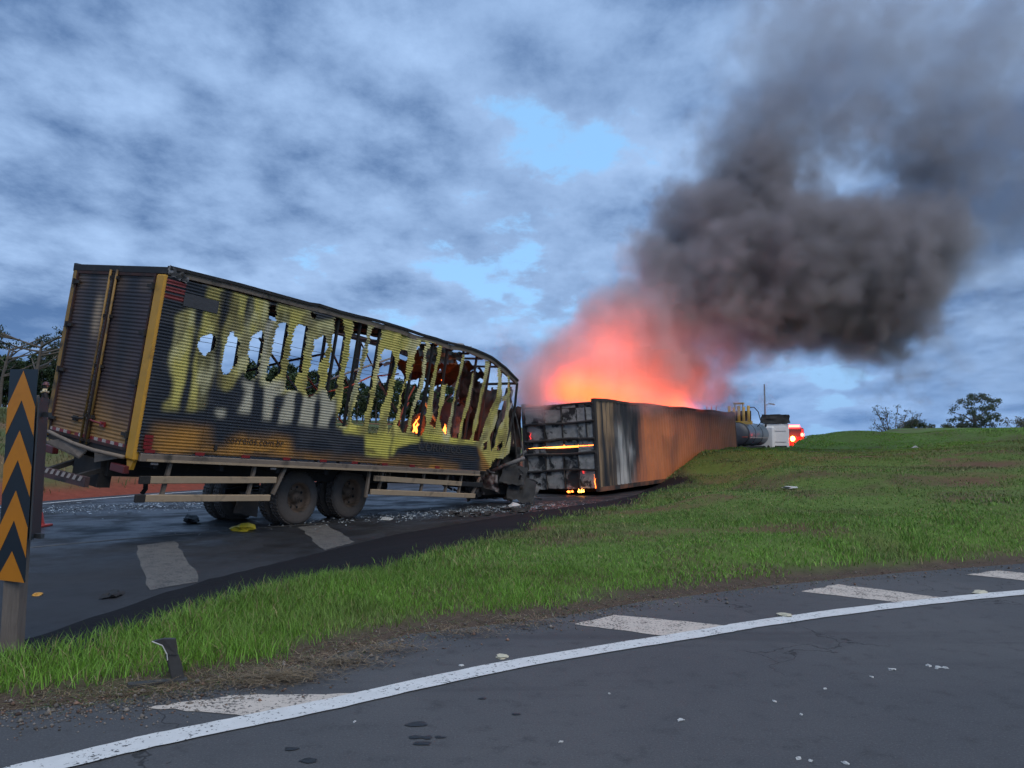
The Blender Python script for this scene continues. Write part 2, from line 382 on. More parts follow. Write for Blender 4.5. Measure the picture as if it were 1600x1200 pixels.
def ragged(pts, z, m, name, parent, n=9, rag=.02):
    vs = []
    for i in range(len(pts)):
        a = Vector(pts[i] + (z,)); b = Vector(pts[(i + 1) % len(pts)] + (z,))
        for k in range(n): vs.append(a.lerp(b, k / n) + Vector((random.uniform(-rag, rag), random.uniform(-rag, rag), 0)))
    return raw(name, vs, [tuple(range(len(vs)))], m, parent)
for q in ([(-2.2, 4.84), (-1.72, 5.06), (-.78, 5.12), (-1.40, 4.64)], [(.55, 7.0), (.95, 7.36), (2.0, 6.86), (1.38, 6.50)],
          [(3.1, 8.5), (3.65, 8.9), (4.55, 8.05), (3.98, 7.80)], [(5.45, 9.55), (6.05, 9.85), (7.0, 8.93), (6.4, 8.72)], [(8.3, 10.5), (8.9, 10.7), (9.9, 9.85), (9.2, 9.65)]):
    ragged(q, .004, P_HATCH, 'hatch_stripe', road)
for q in ([(-5.79, 12.16), (-5.42, 12.75), (-3.58, 9.1), (-3.92, 8.55)], [(-4.0, 14.8), (-3.6, 15.3), (-2.5, 12.6), (-2.78, 11.66)]):
    ragged(q, .004, P_OLD, 'faded_hatch_stripe', road, rag=.03)
stripe('far_edge_line', [(a + .45, b - .1) for a, b in BACK[1:12]], .14, .004, P_WHITE, road)
stripe('lane_line', [(-9.0, 5), (-8.6, 9.2), (-7.4, 11.8), (-5.2, 14.1), (-3.6, 15.6)], .1, .0045, P_OLD, road)
tar = mat('tar', (.012, .012, .013), rough=.5)
for x, y, s in ((-.53, 4.55, .05), (-.52, 4.36, .028), (-.46, 4.36, .03), (-.39, 4.36, .022), (-.48, 4.27, .035), (-1.02, 4.05, .035), (-1.15, 4.2, .03), (-.88, 3.9, .03), (.02, 4.72, .02), (-.18, 5.0, .02)):
    n = 11; vs = [(0, 0, .006)]; vs += [(math.cos(k * 2 * math.pi / n) * s * 1.7 * random.uniform(.5, 1.1), math.sin(k * 2 * math.pi / n) * s * random.uniform(.5, 1.1), .0025) for k in range(n)]
    o = raw('tar_spot', vs, [(0, 1 + k, 1 + (k + 1) % n) for k in range(n)], tar, road); o.location = (x, y, .002)

# ------------------------------------------------------------------ burnt yellow box body
def rotm(yaw, pit, rol): return Matrix.Rotation(yaw, 3, 'Z') @ Matrix.Rotation(pit, 3, 'Y') @ Matrix.Rotation(rol, 3, 'X')
TM = Matrix.Translation((-5.5703, 11.5914, 1.3192)) @ rotm(1.0182, .0607, .1390).to_4x4()
TI = TM.inverted()
HOLES = [[(0.752, 1.985), (0.858, 2.045), (0.974, 2.065), (0.982, 2.025), (0.989, 1.871), (0.966, 1.805), (0.898, 1.784), (0.875, 1.718), (0.78, 1.724), (0.71, 1.784), (0.698, 1.904)], [(1.247, 2.178), (1.32, 2.191), (1.329, 2.086), (1.409, 2.068), (1.461, 2.002), (1.44, 1.913), (1.449, 1.744), (1.464, 1.671), (1.372, 1.562), (1.334, 1.44), (1.242, 1.46), (1.206, 1.518), (1.195, 1.632), (1.205, 1.77), (1.186, 1.987), (1.235, 2.112)], [(1.848, 2.31), (1.796, 2.234), (1.703, 2.163), (1.671, 2.06), (1.674, 1.854), (1.687, 1.791), (1.696, 1.619), (1.677, 1.454), (1.802, 1.426), (1.913, 1.473), (1.928, 1.596), (1.921, 1.761), (1.925, 1.937), (1.95, 2.019), (1.923, 2.213), (1.863, 2.302)], [(2.201, 2.488), (2.349, 2.539), (2.407, 2.47), (2.428, 2.371), (2.405, 2.208), (2.407, 2.06), (2.389, 1.875), (2.41, 1.708), (2.344, 1.541), (2.243, 1.483), (2.132, 1.48), (2.116, 1.555), (2.118, 1.745), (2.131, 2.015), (2.146, 2.343)], [(1.973, 2.5), (1.937, 2.737), (2.071, 2.765), (2.094, 2.523)], [(2.59, 2.516), (2.742, 2.58), (2.838, 2.563), (2.863, 2.38), (2.87, 2.135), (2.892, 1.893), (2.884, 1.717), (2.764, 1.712), (2.788, 1.529), (2.847, 1.397), (2.661, 1.352), (2.58, 1.388), (2.554, 1.58), (2.549, 1.808), (2.53, 2.034), (2.539, 2.265), (2.544, 2.45)], [(2.891, 2.82), (3.016, 2.822), (3.004, 2.736), (2.931, 2.71)], [(3.069, 2.369), (3.275, 2.453), (3.35, 2.406), (3.395, 2.281), (3.373, 2.085), (3.281, 1.915), (3.299, 1.761), (3.361, 1.626), (3.329, 1.478), (3.235, 1.324), (3.163, 1.292), (3.089, 1.343), (3.046, 1.468), (3.032, 1.607), (3.067, 1.73), (3.063, 2.037), (3.073, 2.204)], [(3.479, 2.867), (3.668, 2.855), (3.716, 2.717), (3.784, 2.494), (3.805, 2.325), (3.826, 2.081), (3.814, 1.832), (3.818, 1.586), (3.798, 1.448), (3.77, 1.347), (3.694, 1.314), (3.615, 1.366), (3.575, 1.471), (3.495, 1.534), (3.509, 1.621), (3.521, 1.865), (3.5, 2.104), (3.496, 2.347), (3.488, 2.528)], [(3.959, 2.875), (4.304, 2.866), (4.335, 2.654), (4.3, 2.254), (4.298, 2.025), (4.27, 1.679), (4.219, 1.434), (4.192, 1.318), (4.211, 1.081), (4.241, 0.87), (4.129, 0.824), (3.954, 0.835), (3.938, 1.056), (3.973, 1.208), (3.999, 1.397), (3.975, 1.58), (3.971, 1.903), (4.006, 2.208), (3.974, 2.502), (3.967, 2.764)], [(4.425, 2.824), (4.748, 2.898), (4.8, 2.842), (4.795, 2.619), (4.805, 2.333), (4.785, 2.095), (4.77, 1.832), (4.731, 1.594), (4.742, 1.388), (4.707, 1.217), (4.696, 1.022), (4.689, 0.893), (4.508, 0.879), (4.39, 0.92), (4.368, 1.095), (4.402, 1.263), (4.406, 1.48), (4.375, 1.692), (4.386, 1.961), (4.424, 2.273), (4.444, 2.584)], [(4.925, 2.483), (5.14, 2.491), (5.204, 2.395), (5.273, 2.272), (5.265, 2.057), (5.226, 1.798), (5.24, 1.574), (5.165, 1.393), (5.099, 1.254), (5.111, 1.124), (5.138, 0.928), (5.098, 0.768), (4.85, 0.763), (4.821, 0.968), (4.838, 1.138), (4.868, 1.336), (4.873, 1.558), (4.9, 1.849), (4.896, 2.111), (4.899, 2.347)], [(5.447, 2.568), (5.658, 2.562), (5.721, 2.476), (5.738, 2.232), (5.762, 1.961), (5.745, 1.685), (5.688, 1.406), (5.685, 1.162), (5.619, 1.007), (5.564, 0.895), (5.444, 0.805), (5.367, 0.96), (5.382, 1.148), (5.404, 1.311), (5.393, 1.524), (5.379, 1.75), (5.375, 2.018), (5.375, 2.274), (5.399, 2.425)], [(5.923, 2.701), (6.019, 2.843), (6.193, 2.859), (6.176, 2.659), (6.194, 2.409), (6.194, 2.143), (6.164, 1.817), (6.147, 1.62), (6.116, 1.394), (6.096, 1.212), (6.073, 1.044), (6.084, 0.823), (5.93, 0.84), (5.771, 0.978), (5.784, 1.184), (5.773, 1.401), (5.789, 1.594), (5.806, 1.87), (5.868, 2.14), (5.898, 2.365), (5.918, 2.548)], [(6.279, 2.874), (6.653, 2.852), (6.676, 2.668), (6.653, 2.392), (6.642, 2.161), (6.609, 1.928), (6.593, 1.626), (6.594, 1.441), (6.573, 1.254), (6.585, 1.114), (6.593, 0.901), (6.592, 0.816), (6.304, 0.811), (6.184, 0.941), (6.173, 1.163), (6.213, 1.446), (6.243, 1.589), (6.272, 1.83), (6.268, 2.111), (6.286, 2.31), (6.261, 2.588)]]
STRIPS = [[(7.054, 2.026), (7.195, 2.044), (7.151, 1.555), (7.131, 1.261), (7.28, 1.053), (7.536, 0.821), (6.904, 0.852), (6.999, 1.032), (7.014, 1.25), (6.988, 1.538)], [(7.647, 2.807), (7.746, 2.823), (7.728, 2.306), (7.654, 1.906), (7.632, 1.603), (7.586, 1.3), (7.596, 0.973), (7.71, 0.727), (7.458, 0.742), (7.467, 0.994), (7.488, 1.292), (7.51, 1.591), (7.532, 1.891), (7.629, 2.293)], [(8.041, 2.409), (8.169, 2.427), (8.136, 2.053), (8.11, 1.652), (8.035, 1.34), (8.024, 0.989), (8.113, 0.751), (7.909, 0.739), (7.923, 0.982), (7.934, 1.331), (7.957, 1.636), (8.007, 2.038)], [(8.621, 2.787), (8.784, 2.812), (8.799, 2.449), (8.708, 2.059), (8.637, 1.705), (8.624, 1.344), (8.531, 0.978), (8.531, 0.777), (8.346, 0.765), (8.425, 0.971), (8.411, 1.326), (8.529, 1.694), (8.546, 2.04), (8.608, 2.424)], [(9.185, 2.727), (9.3, 2.743), (9.447, 2.324), (9.535, 2.008), (9.449, 1.674), (9.507, 1.468), (9.383, 1.166), (9.231, 0.979), (9.373, 0.779), (9.479, 0.607), (9.622, 0.517), (9.585, 0.223), (9.175, 0.034), (8.889, 0.672), (8.811, 0.856), (8.905, 1.131), (9.05, 1.428), (9.135, 1.644), (9.275, 1.98), (9.274, 2.302)], [(9.682, 2.567), (9.891, 2.595), (10.072, 2.184), (10.134, 1.857), (10.134, 1.523), (10.169, 1.292), (10.378, 1.224), (10.425, 1.059), (10.555, 1.169), (10.66, 1.142), (10.631, 0.902), (10.454, 0.622), (10.129, 0.44), (9.818, 0.46), (9.667, 0.356), (9.43, 0.572), (9.61, 0.776), (9.665, 1.008), (9.716, 1.257), (9.861, 1.499), (9.89, 1.832), (9.919, 1.951), (9.542, 1.878), (9.565, 2.012), (9.859, 2.16)]]
SUBHOLES = [[(9.025, 0.79), (9.148, 0.861), (9.224, 0.69), (9.1, 0.62)], [(9.732, 0.767), (9.96, 0.928), (10.018, 0.833), (9.934, 0.696), (9.759, 0.67)]]
YELLOW = [[(0.254, 2.213), (0.397, 2.332), (0.531, 2.4), (0.584, 2.248), (0.595, 2.018), (0.581, 1.682), (0.606, 1.494), (0.589, 1.291), (0.579, 1.109), (0.566, 0.947), (0.546, 0.815), (0.289, 0.791), (0.277, 0.848), (0.416, 1.031), (0.385, 1.195), (0.321, 1.414), (0.257, 1.572), (0.279, 1.743), (0.271, 2.068)], [(0.713, 2.776), (1.001, 2.842), (1.006, 2.697), (0.987, 2.484), (1.056, 2.143), (1.047, 2.005), (1.069, 1.592), (1.063, 1.435), (1.021, 1.223), (1.019, 0.995), (1.01, 0.86), (0.681, 0.818), (0.669, 0.938), (0.694, 1.102), (0.644, 1.359), (0.646, 1.581), (0.669, 1.696), (0.681, 1.871), (0.676, 2.073), (0.669, 2.347), (0.706, 2.631)], [(1.144, 2.812), (1.868, 2.866), (1.926, 2.657), (1.891, 2.428), (1.95, 2.019), (1.921, 1.761), (1.913, 1.473), (1.729, 1.525), (1.605, 1.616), (1.536, 1.446), (1.453, 1.286), (1.377, 1.223), (1.185, 1.253), (1.146, 1.447), (1.143, 1.708), (1.14, 1.969), (1.079, 2.147), (1.122, 2.365), (1.123, 2.544)], [(2.103, 2.817), (2.891, 2.82), (2.993, 2.64), (3.632, 2.861), (3.787, 2.482), (3.837, 1.502), (3.792, 1.251), (3.416, 1.452), (3.135, 1.278), (2.847, 1.327), (2.527, 1.291), (2.011, 1.398), (2.014, 1.841), (2.031, 2.288), (2.094, 2.523)], [(3.649, 2.864), (3.973, 2.89), (7.046, 2.903), (7.49, 1.188), (7.332, 0.852), (6.19, 0.831), (5.39, 0.695), (4.788, 0.707), (4.246, 0.77), (3.937, 0.834)], [(6.833, 2.795), (10.226, 2.758), (10.896, 0.438), (9.666, 0.144), (8.786, 0.745), (7.362, 0.736)]]
DARK = [[(1.479, 2.802), (1.58, 2.824), (1.625, 2.54), (1.571, 2.291), (1.504, 2.3), (1.465, 2.615)], [(0.931, 2.764), (1.132, 2.809), (1.122, 2.365), (1.062, 2.112), (1.134, 1.445), (1.082, 1.282), (1.048, 1.693), (0.998, 2.309)], [(1.909, 1.429), (2.082, 1.451), (2.121, 1.134), (2.148, 0.803), (1.934, 0.785), (1.932, 1.059)], [(2.37, 1.217), (2.506, 1.254), (2.534, 0.78), (2.412, 0.747)], [(2.856, 1.352), (2.993, 1.356), (2.987, 0.817), (2.853, 0.667), (2.849, 1.037)], [(3.328, 1.263), (3.436, 1.286), (3.461, 0.808), (3.35, 0.799)], [(3.777, 0.943), (3.913, 1.017), (3.9, 0.769), (3.762, 0.783)], [(5.812, 0.464), (6.247, 0.598), (7.63, 0.648), (8.717, 0.694), (9.029, 0.363), (8.095, 0.325), (7.015, 0.411), (5.98, 0.377)], [(0.937, 2.796), (1.156, 2.815), (1.137, 2.599), (1.092, 2.327), (1.015, 2.344)], [(0.538, 2.421), (0.694, 2.454), (0.66, 2.04), (0.652, 1.785), (0.647, 1.632), (0.68, 1.232), (0.668, 0.827), (0.568, 0.818), (0.604, 1.273), (0.594, 1.674), (0.604, 2.029)]]
BEIGE = [[(1.187, 0.877), (1.405, 0.898), (1.406, 0.771), (1.272, 0.76)], [(1.635, 1.405), (1.911, 1.418), (1.922, 1.299), (1.943, 1.005), (1.925, 0.894), (1.652, 0.879), (1.721, 1.048), (1.746, 1.245)], [(2.08, 1.462), (2.546, 1.544), (2.589, 1.344), (2.513, 1.289), (2.452, 1.237), (2.393, 1.174), (2.41, 0.826), (2.194, 0.785), (2.134, 1.068), (2.107, 1.332)], [(2.62, 1.336), (2.876, 1.401), (2.883, 1.227), (2.885, 0.867), (2.856, 0.795), (2.534, 0.78), (2.511, 0.959), (2.608, 1.117)], [(3.016, 1.323), (3.178, 1.294), (3.29, 1.366), (3.373, 1.28), (3.336, 1.084), (3.353, 0.788), (3.01, 0.784), (3.005, 1.088)], [(3.392, 1.486), (3.578, 1.459), (3.68, 1.3), (3.825, 1.328), (3.852, 1.134), (3.777, 0.943), (3.795, 0.786), (3.463, 0.796), (3.456, 1.048)], [(1.891, 2.428), (2.067, 2.518), (2.14, 2.308), (2.111, 1.577), (1.975, 1.503)]]
BLOCK = [[(4.773, 0.771), (5.624, 0.818), (5.596, 0.426), (5.57, 0.277), (4.896, 0.325)], [(4.106, 0.847), (4.698, 0.855), (4.618, 0.721), (4.171, 0.715)], [(5.677, 0.768), (6.529, 0.798), (6.519, 0.656), (5.844, 0.506), (5.739, 0.338), (5.632, 0.36)], [(6.494, 0.937), (7.5, 0.863), (8.617, 0.86), (8.508, 0.76), (7.611, 0.721), (6.657, 0.735)]]
ORANGE = [[(0.196, 0.548), (1.149, 0.583), (1.275, 0.133), (0.152, 0.12)], [(1.561, 0.38), (1.794, 0.502), (2.868, 0.529), (2.946, 0.163), (1.57, 0.146)], [(1.214, 0.255), (1.586, 0.253), (1.612, 0.127), (1.239, 0.131)], [(2.929, 0.244), (5.944, 0.265), (5.97, 0.157), (2.951, 0.14)], [(5.921, 0.36), (7.026, 0.368), (8.111, 0.265), (8.154, 0.099), (5.973, 0.143)], [(8.786, 0.745), (10.653, 1.278), (10.906, 0.404), (9.666, 0.144), (9.179, 0.018)]]
OUTER = [(-0.042, 2.795), (0.421, 2.788), (1.007, 2.812), (1.88, 2.813), (2.792, 2.847), (3.767, 2.875), (4.869, 2.881), (5.685, 2.881), (6.815, 2.864), (6.81, 2.791), (6.751, 2.377), (6.778, 1.992), (6.771, 1.559), (6.797, 1.275), (6.749, 1.098), (7.13, 0.984), (7.5, 0.863), (8.488, 0.836), (8.957, 0.834), (9.203, 0.035), (7.783, 0.058), (4.747, 0.164), (2.201, 0.153), (-0.085, 0.127)]
TOP = [(0.001, 2.904), (1.231, 2.938), (2.77, 2.947), (3.576, 2.96), (4.539, 2.975), (5.248, 2.965), (6.017, 2.94), (7.035, 2.945), (7.712, 2.953), (8.189, 2.954), (8.878, 2.89), (9.545, 2.729), (10.337, 2.486)]

truck = thing('box_truck', 'burnt yellow box truck with torn corrugated side leaning on the road', 'truck')
truck.matrix_world = TM
m_sheet = mat('burnt_sheet', attr='col', rough=.55, metal=.0, var=.22, scale=9, bump=.25, bscale=30, stretch=(1, 1, .35))
m_black = mat('charred_metal', (.016, .016, .017), rough=.75, var=.5, scale=7, dirt=(.05, .042, .036), dirt_amt=(.55, .75))
m_rust = mat('heat_rusted_steel', (.055, .022, .018), rough=.85, var=.5, scale=4, dirt=(.02, .016, .016), dirt_scale=2.5, dirt_amt=(.42, .6))
m_ash = mat('ashen_sheet', (.30, .31, .33), rough=.6, var=.4, scale=5, dirt=(.05, .05, .05), dirt_amt=(.45, .6))
m_gold = mat('dusty_yellow_paint', (.50, .255, .022), rough=.5, var=.2, scale=4, dirt=(.10, .06, .02), dirt_scale=2.2, dirt_amt=(.52, .75))
m_rail = mat('dusty_grey_rail', (.19, .15, .115), rough=.7, var=.25, scale=5, dirt=(.06, .05, .04), dirt_amt=(.5, .7))
m_guard = mat('dusty_tan_rail', (.36, .27, .175), rough=.75, var=.2, scale=6, dirt=(.10, .08, .06), dirt_amt=(.55, .75))
m_dark = mat('dark_chassis', (.022, .02, .019), rough=.8, var=.4, scale=6, dirt=(.06, .045, .035), dirt_amt=(.55, .75))
m_rubber = mat('dusty_tyre_rubber', (.125, .105, .09), rough=.9, var=.3, scale=8, bump=.3, bscale=30)
m_rim = mat('rusty_brown_rim', (.20, .135, .09), rough=.7, var=.35, scale=9, dirt=(.05, .04, .03), dirt_amt=(.5, .66))
m_red = mat('red_reflector', (.20, .018, .02), rough=.4, var=.3)
m_white = mat('dirty_white_reflector', (.36, .31, .28), rough=.5, var=.3, scale=12)
m_orangecable = mat('orange_red_hose', (.42, .075, .04), rough=.5, var=.25)
m_fire = mat('flame', (.9, .2, .03), emit=(1., .17, .025), estr=6.)
m_hot = mat('hot_flame', (1, .5, .1), emit=(1., .36, .06), estr=6.)

# --- torn corrugated side wall, colours are soot and burnt paint
du, dv = .026, .0123
us = np.arange(-.01, 10.45, du); vs_ = np.arange(.12, 3.0, dv)
U, V = np.meshgrid(us, vs_)
Uw = U + .05 * (fbm(U * 4, V * 4, 101) - .5); Vw = V + .06 * (fbm(U * 5, V * 5, 102) - .5)
Uc = U + du / 2; Vc = V + dv / 2
Uj = Uc + .05 * (fbm(Uc * 9, Vc * 14, 103) - .5) * 2; Vj = Vc + .05 * (fbm(Uc * 9, Vc * 9, 104) - .5) * 2
keep = inpoly(Uc, Vc, OUTER)
for h in HOLES: keep &= ~inpoly(Uj, Vj, h)
for h in STRIPS: keep |= inpoly(Uc + .5 * (Uj - Uc), Vj, h)
for h in SUBHOLES: keep &= ~inpoly(Uj, Vj, h)
def layer(polys, ku=1, kv=3):
    a = np.zeros(U.shape)
    for p in polys: a = np.maximum(a, inpoly(Uw, Vw, p).astype(float))
    return blur(a, ku, kv)
C = np.zeros(U.shape + (3,)) + np.array([.022, .026, .034])
grime = fbm(U * 1.4, V * 3, 111)
C = mixv(C, (.055, .055, .06), sm(.45, .75, fbm(U * 2.2, V * 5, 112)) * .7)
C = mixv(C, (.42, .20, .035), layer(ORANGE, 3, 6) * (.45 + .55 * sm(.3, .6, grime)))
C = mixv(C, (.58, .505, .13), layer(YELLOW) * (.80 + .2 * grime) * (1 - .75 * sm(.56, .70, fbm(U * 2.6, V * .8, 117)) * (U < 5)))
C = mixv(C, (.52, .485, .36), layer(BEIGE) * .9)
C = mixv(C, (.68, .60, .11), layer(BLOCK) * .9)
C = mixv(C, (.020, .024, .032), np.clip(layer(DARK, 1, 3) * 1.5, 0, 1) * .96)
pale = sm(.5, .72, fbm(U * 2.4 + 7, V * 1.1, 113)) * layer(YELLOW)
C = mixv(C, (.60, .56, .32), pale * .75)
scorch = sm(.50, .70, fbm(U * 3.2 + 3, V * 2.6, 114)) * (V > .6)
C = mixv(C, (.15, .12, .05), scorch * .6 * layer(YELLOW))
low = sm(.62, .45, V) if False else 1 - sm(.35, .62, V)
C = mixv(C, (.055, .035, .02), low * sm(.5, .68, fbm(U * 1.8, V * 7, 115)) * .7)
redt = (U < .32) & (((V > 2.45) & (V < 2.78) & (((V - 2.45) % .11) < .075)))
C = mixv(C, (.26, .04, .035), redt.astype(float) * .75)
# profile: ribs, gentle waviness where torn, front end folded inwards
ph = (V / .049) % 1.
rib = np.interp(ph, [0, .18, .3, .72, .86, 1.], [0, 0, 1, 1, 0, 0]) * .017
torn = sm(3.2, 4.6, U) * sm(.5, 1.1, V)
Yp = -.012 - rib + torn * .20 * (fbm(U * 3, V * .9, 121) - .5) + .02 * (fbm(U * 1.1, V * 1.1, 122) - .5) + .02 * np.maximum(U - 8.2, 0) ** 2
Up = U + torn * .05 * (fbm(U * 2.2, V * 2.5, 123) - .5)
VV = np.stack([Up, Yp, V], -1).reshape(-1, 3); CC = C.reshape(-1, 3)
ri, ci = V.shape; I = np.arange(ri * ci).reshape(ri, ci)
Q = np.stack([I[:-1, :-1], I[:-1, 1:], I[1:, 1:], I[1:, :-1]], -1); kk = keep[:-1, :-1]
edges = [0., 1.06, 2.30, 3.44, 4.62, 5.80, 6.95, 8.1, 9.1, 11.]
for a, b in zip(edges[:-1], edges[1:]):
    sel = kk & (Uc[:-1, :-1] >= a) & (Uc[:-1, :-1] < b + 1.2 * du)
    f = Q[sel]; ids, inv = np.unique(f, return_inverse=True)
    off = VV[ids].copy(); off[:, 1] -= .006 * (edges.index(a) % 2)
    fastmesh('side_panel', off, inv.reshape(f.shape), m_sheet, truck, False, CC[ids])
# writing left in the scorched paint
def lettering(txt, u0, u1, v0, size, m, slant=0.):
    cu = bpy.data.curves.new('lettering', 'FONT'); cu.body = txt; cu.size = size; cu.extrude = .0015; cu.shear = slant
    t = bpy.data.objects.new('lettering_curve', cu); col.objects.link(t); bpy.context.view_layer.update()
    me = bpy.data.meshes.new_from_object(t.evaluated_get(bpy.context.evaluated_depsgraph_get())); wd = max(t.dimensions.x, .01); k = (u1 - u0) / wd
    bpy.data.objects.remove(t); o = link('lettering', me, None, truck); me.materials.clear(); me.materials.append(m)
    o.matrix_local = Matrix.Translation((u0, -.037, v0)) @ Matrix.Rotation(R_(90), 4, 'X') @ Matrix.Diagonal((k, 1, 1, 1))
    return o
m_letter = mat('scorched_lettering', (.055, .036, .025), rough=.8, var=.5, scale=14)
lettering('correios.com.br', 1.5, 2.72, .365, .17, m_letter)
lettering('CORREIOS', 6.5, 8.1, .50, .26, mat('soot_lettering', (.055, .05, .046), rough=.8, var=.4, scale=12))
# dark rectangular patch plate
MB().box((.62, -.039, 2.50), (.62, .006, .20)).build('patch_plate', mat('sooty_plate', (.05, .052, .058), rough=.7, stretch=(1, 1, 8), var=.4, scale=8), truck)

# --- frame of the body
W = 2.6
MB().box((4.45, 1.3, .06), (8.86, 2.5, .1)).build('floor', m_black, truck)
MB().box((4.55, -.01, .055), (9.0, .075, .12)).build('bottom_rail', m_rail, truck, bevel=.008)
MB().box((4.45, W, .055), (8.8, .075, .12)).build('bottom_rail', m_rail, truck)
MB().box((4.6, -.052, .02), (8.9, .012, .035)).build('rail_lip', m_guard, truck)
tu = [t[0] for t in TOP]; tv = [t[1] for t in TOP]
def vtop(u): return float(np.interp(u, tu, tv))
def yin(u): return .02 * max(u - 8.2, 0) ** 2
uu = np.linspace(0, 10.3, 42)
mb = MB()
for y0 in (0,):
    pts = [(u, yin(u) + .01, vtop(u) - .045 + (.02 * math.sin(u * 5.1) * (u > 4.3))) for u in uu]
    for a, b in zip(pts[:-1], pts[1:]): mb.bar(a, Vector(b) + (Vector(b) - Vector(a)) * .03, .07, .10)
mb.build('top_rail', m_rail, truck)
mb = MB(); pts = [(u, yin(u) - .01, vtop(u) + .012 + .028 * vnoise(u * 2.3, 0, 5) * (u > 3)) for u in uu]
for a, b in zip(pts[:-1], pts[1:]): mb.bar(a, Vector(b) + (Vector(b) - Vector(a)) * .03, .09, .05)
mb.build('roof_edge', m_black, truck)
mb = MB(); pts = [(u, W - yin(u) * .4, vtop(u) - .03 - .10 * sm(5, 9, u)) for u in uu[:39]]
for a, b in zip(pts[:-1], pts[1:]): mb.bar(a, b, .08, .13)
mb.build('top_rail', m_black, truck)
# roof skin, sagging and torn away towards the front
ru = np.arange(0, 7.4, .1); rv = np.linspace(.02, W - .02, 27); RU, RV = np.meshgrid(ru, rv)
sag = -.10 * np.sin(np.pi * RV / W) * sm(1, 5, RU) + .12 * (fbm(RU * 1.5, RV * 1.5, 131) - .5) * sm(2, 5, RU)
RZ = np.interp(RU, tu, tv) - .03 + sag
rk = ~((fbm(RU * .9, RV * 1.1, 132) + .55 * sm(4.4, 7.4, RU)) > .78)
I = np.arange(RU.size).reshape(RU.shape); Q = np.stack([I[:-1, :-1], I[:-1, 1:], I[1:, 1:], I[1:, :-1]], -1)[rk[:-1, :-1]]
fastmesh('roof', np.stack([RU, RV, RZ], -1).reshape(-1, 3), Q, m_rust, truck)
for u in np.arange(.5, 9.4, .62):
    z = vtop(u) - .09; mb = MB()
    sg = .12 * sm(3, 8, u) * random.uniform(.4, 1.4)
    p = [(u + random.uniform(-.03, .03), y, z - sg * math.sin(math.pi * y / W)) for y in np.linspace(.05, W - .05, 7)]
    mb.tube(p, .028, 6); mb.build('roof_bow', m_black if u < 5 else m_rust, truck)
# posts: near side ones hide behind the skin, far side ones stand bare
for i, u in enumerate(np.arange(.55, 9.9, .585)):
    top = vtop(u) - .05
    jx = random.uniform(-.05, .05) * (u > 5)
    if u > 3.3:
        MB().bar((u + .17, .05 + yin(u), .12), (u + .17 + jx, .05 + yin(u + .2), top), .05, .04).build('wall_post', m_black if u < 6.5 else m_rust, truck)
    MB().bar((u, W - .03, .1), (u + jx, W - .03 - .1 * sm(7, 9.5, u), top - .10 * sm(5, 9, u)), .055, .055).build('wall_post', m_black, truck)
mb = MB()
m_brace = mat('grey_brace', (.20, .19, .18), rough=.6, var=.4, scale=6)
for k, (a, b, y, r, m) in enumerate([((3.9, 2.35), (5.6, 1.05), 2.5, .03, m_brace), ((3.5, 1.55), (5.9, 2.35), 2.52, .028, m_black), ((5.9, 2.5), (6.9, 1.5), 2.5, .028, m_rust),
        ((4.9, 1.25), (8.0, 2.55), 2.48, .026, m_brace), ((6.9, 2.75), (8.6, 1.2), 2.5, .022, m_rust), ((7.5, 1.9), (9.2, .6), 2.3, .03, m_brace), ((8.3, .7), (9.6, 1.9), 1.6, .035, m_brace),
        ((8.0, 1.6), (9.5, .5), 1.2, .035, m_brace), ((8.6, .4), (9.0, 2.3), 1.9, .03, m_black)]):
    MB().tube([(a[0], y, a[1]), ((a[0] + b[0]) / 2, y + .03, (a[1] + b[1]) / 2 + .02), (b[0], y, b[1])], r, 5).build('brace', m, truck)
m_wire = mat('thin_wire', (.10, .10, .11), rough=.5)
for z in (.72, .80, 1.45, 2.02, 2.10, 2.32):
    p = [(u, W - .06, z + .03 * math.sin(u * 1.1 + z * 5) + .02 * u * .3) for u in np.linspace(.5, 9.2, 26)]
    MB().tube(p, .0065, 4).build('wire', m_wire, truck)
for a in ([(5.1, 2.5, 1.95), (5.5, 2.45, 1.6), (6.1, 2.4, 1.15), (6.6, 2.4, .8), (7.2, 2.4, .55)], [(4.7, 2.5, 1.1), (5.6, 2.45, 1.35), (6.6, 2.42, 1.65), (7.3, 2.4, 2.0), (8.2, 2.3, 2.2)],
          [(6.6, .9, .5), (6.75, .9, 1.0), (6.95, .9, 1.4), (7.2, .9, 1.9)], [(6.35, .5, .55), (6.4, .5, 1.2), (6.6, .5, 1.5)]):
    MB().tube([Vector(p) for p in a], .02, 6).build('hose', m_orangecable, truck, True)
MB().box((4.4, W - .005, .37), (8.6, .02, .5)).build('far_side_panel', m_rust, truck)

# crumpled sheets
def crumple(name, parent, m, P00, P10, P01, n=(18, 18), amp=.1, seed=0, hole=.0, colors=None):
    P00, P10, P01 = map(lambda p: np.array(p, float), (P00, P10, P01))
    a, b = np.meshgrid(np.linspace(0, 1, n[0]), np.linspace(0, 1, n[1]))
    nr = np.cross(P10 - P00, P01 - P00); nr /= np.linalg.norm(nr)
    k = 3.2
    off = (np.abs(fbm(a * k, b * k, seed, 3) - .5) * 3 - .4) * amp + (fbm(a * 9, b * 9, seed + 3, 2) - .5) * amp * .6
    e = .10 * (fbm(a * 5, b * 5, seed + 9) - .5)
    p = P00 + (a + e)[..., None] * (P10 - P00) + (b + e)[..., None] * (P01 - P00) + off[..., None] * nr
    I = np.arange(a.size).reshape(a.shape); q = np.stack([I[:-1, :-1], I[:-1, 1:], I[1:, 1:], I[1:, :-1]], -1)
    kp = fbm(a * 4 + 5, b * 4, seed + 21, 3) > hole
    return fastmesh(name, p.reshape(-1, 3), q[kp[:-1, :-1]], m, parent)
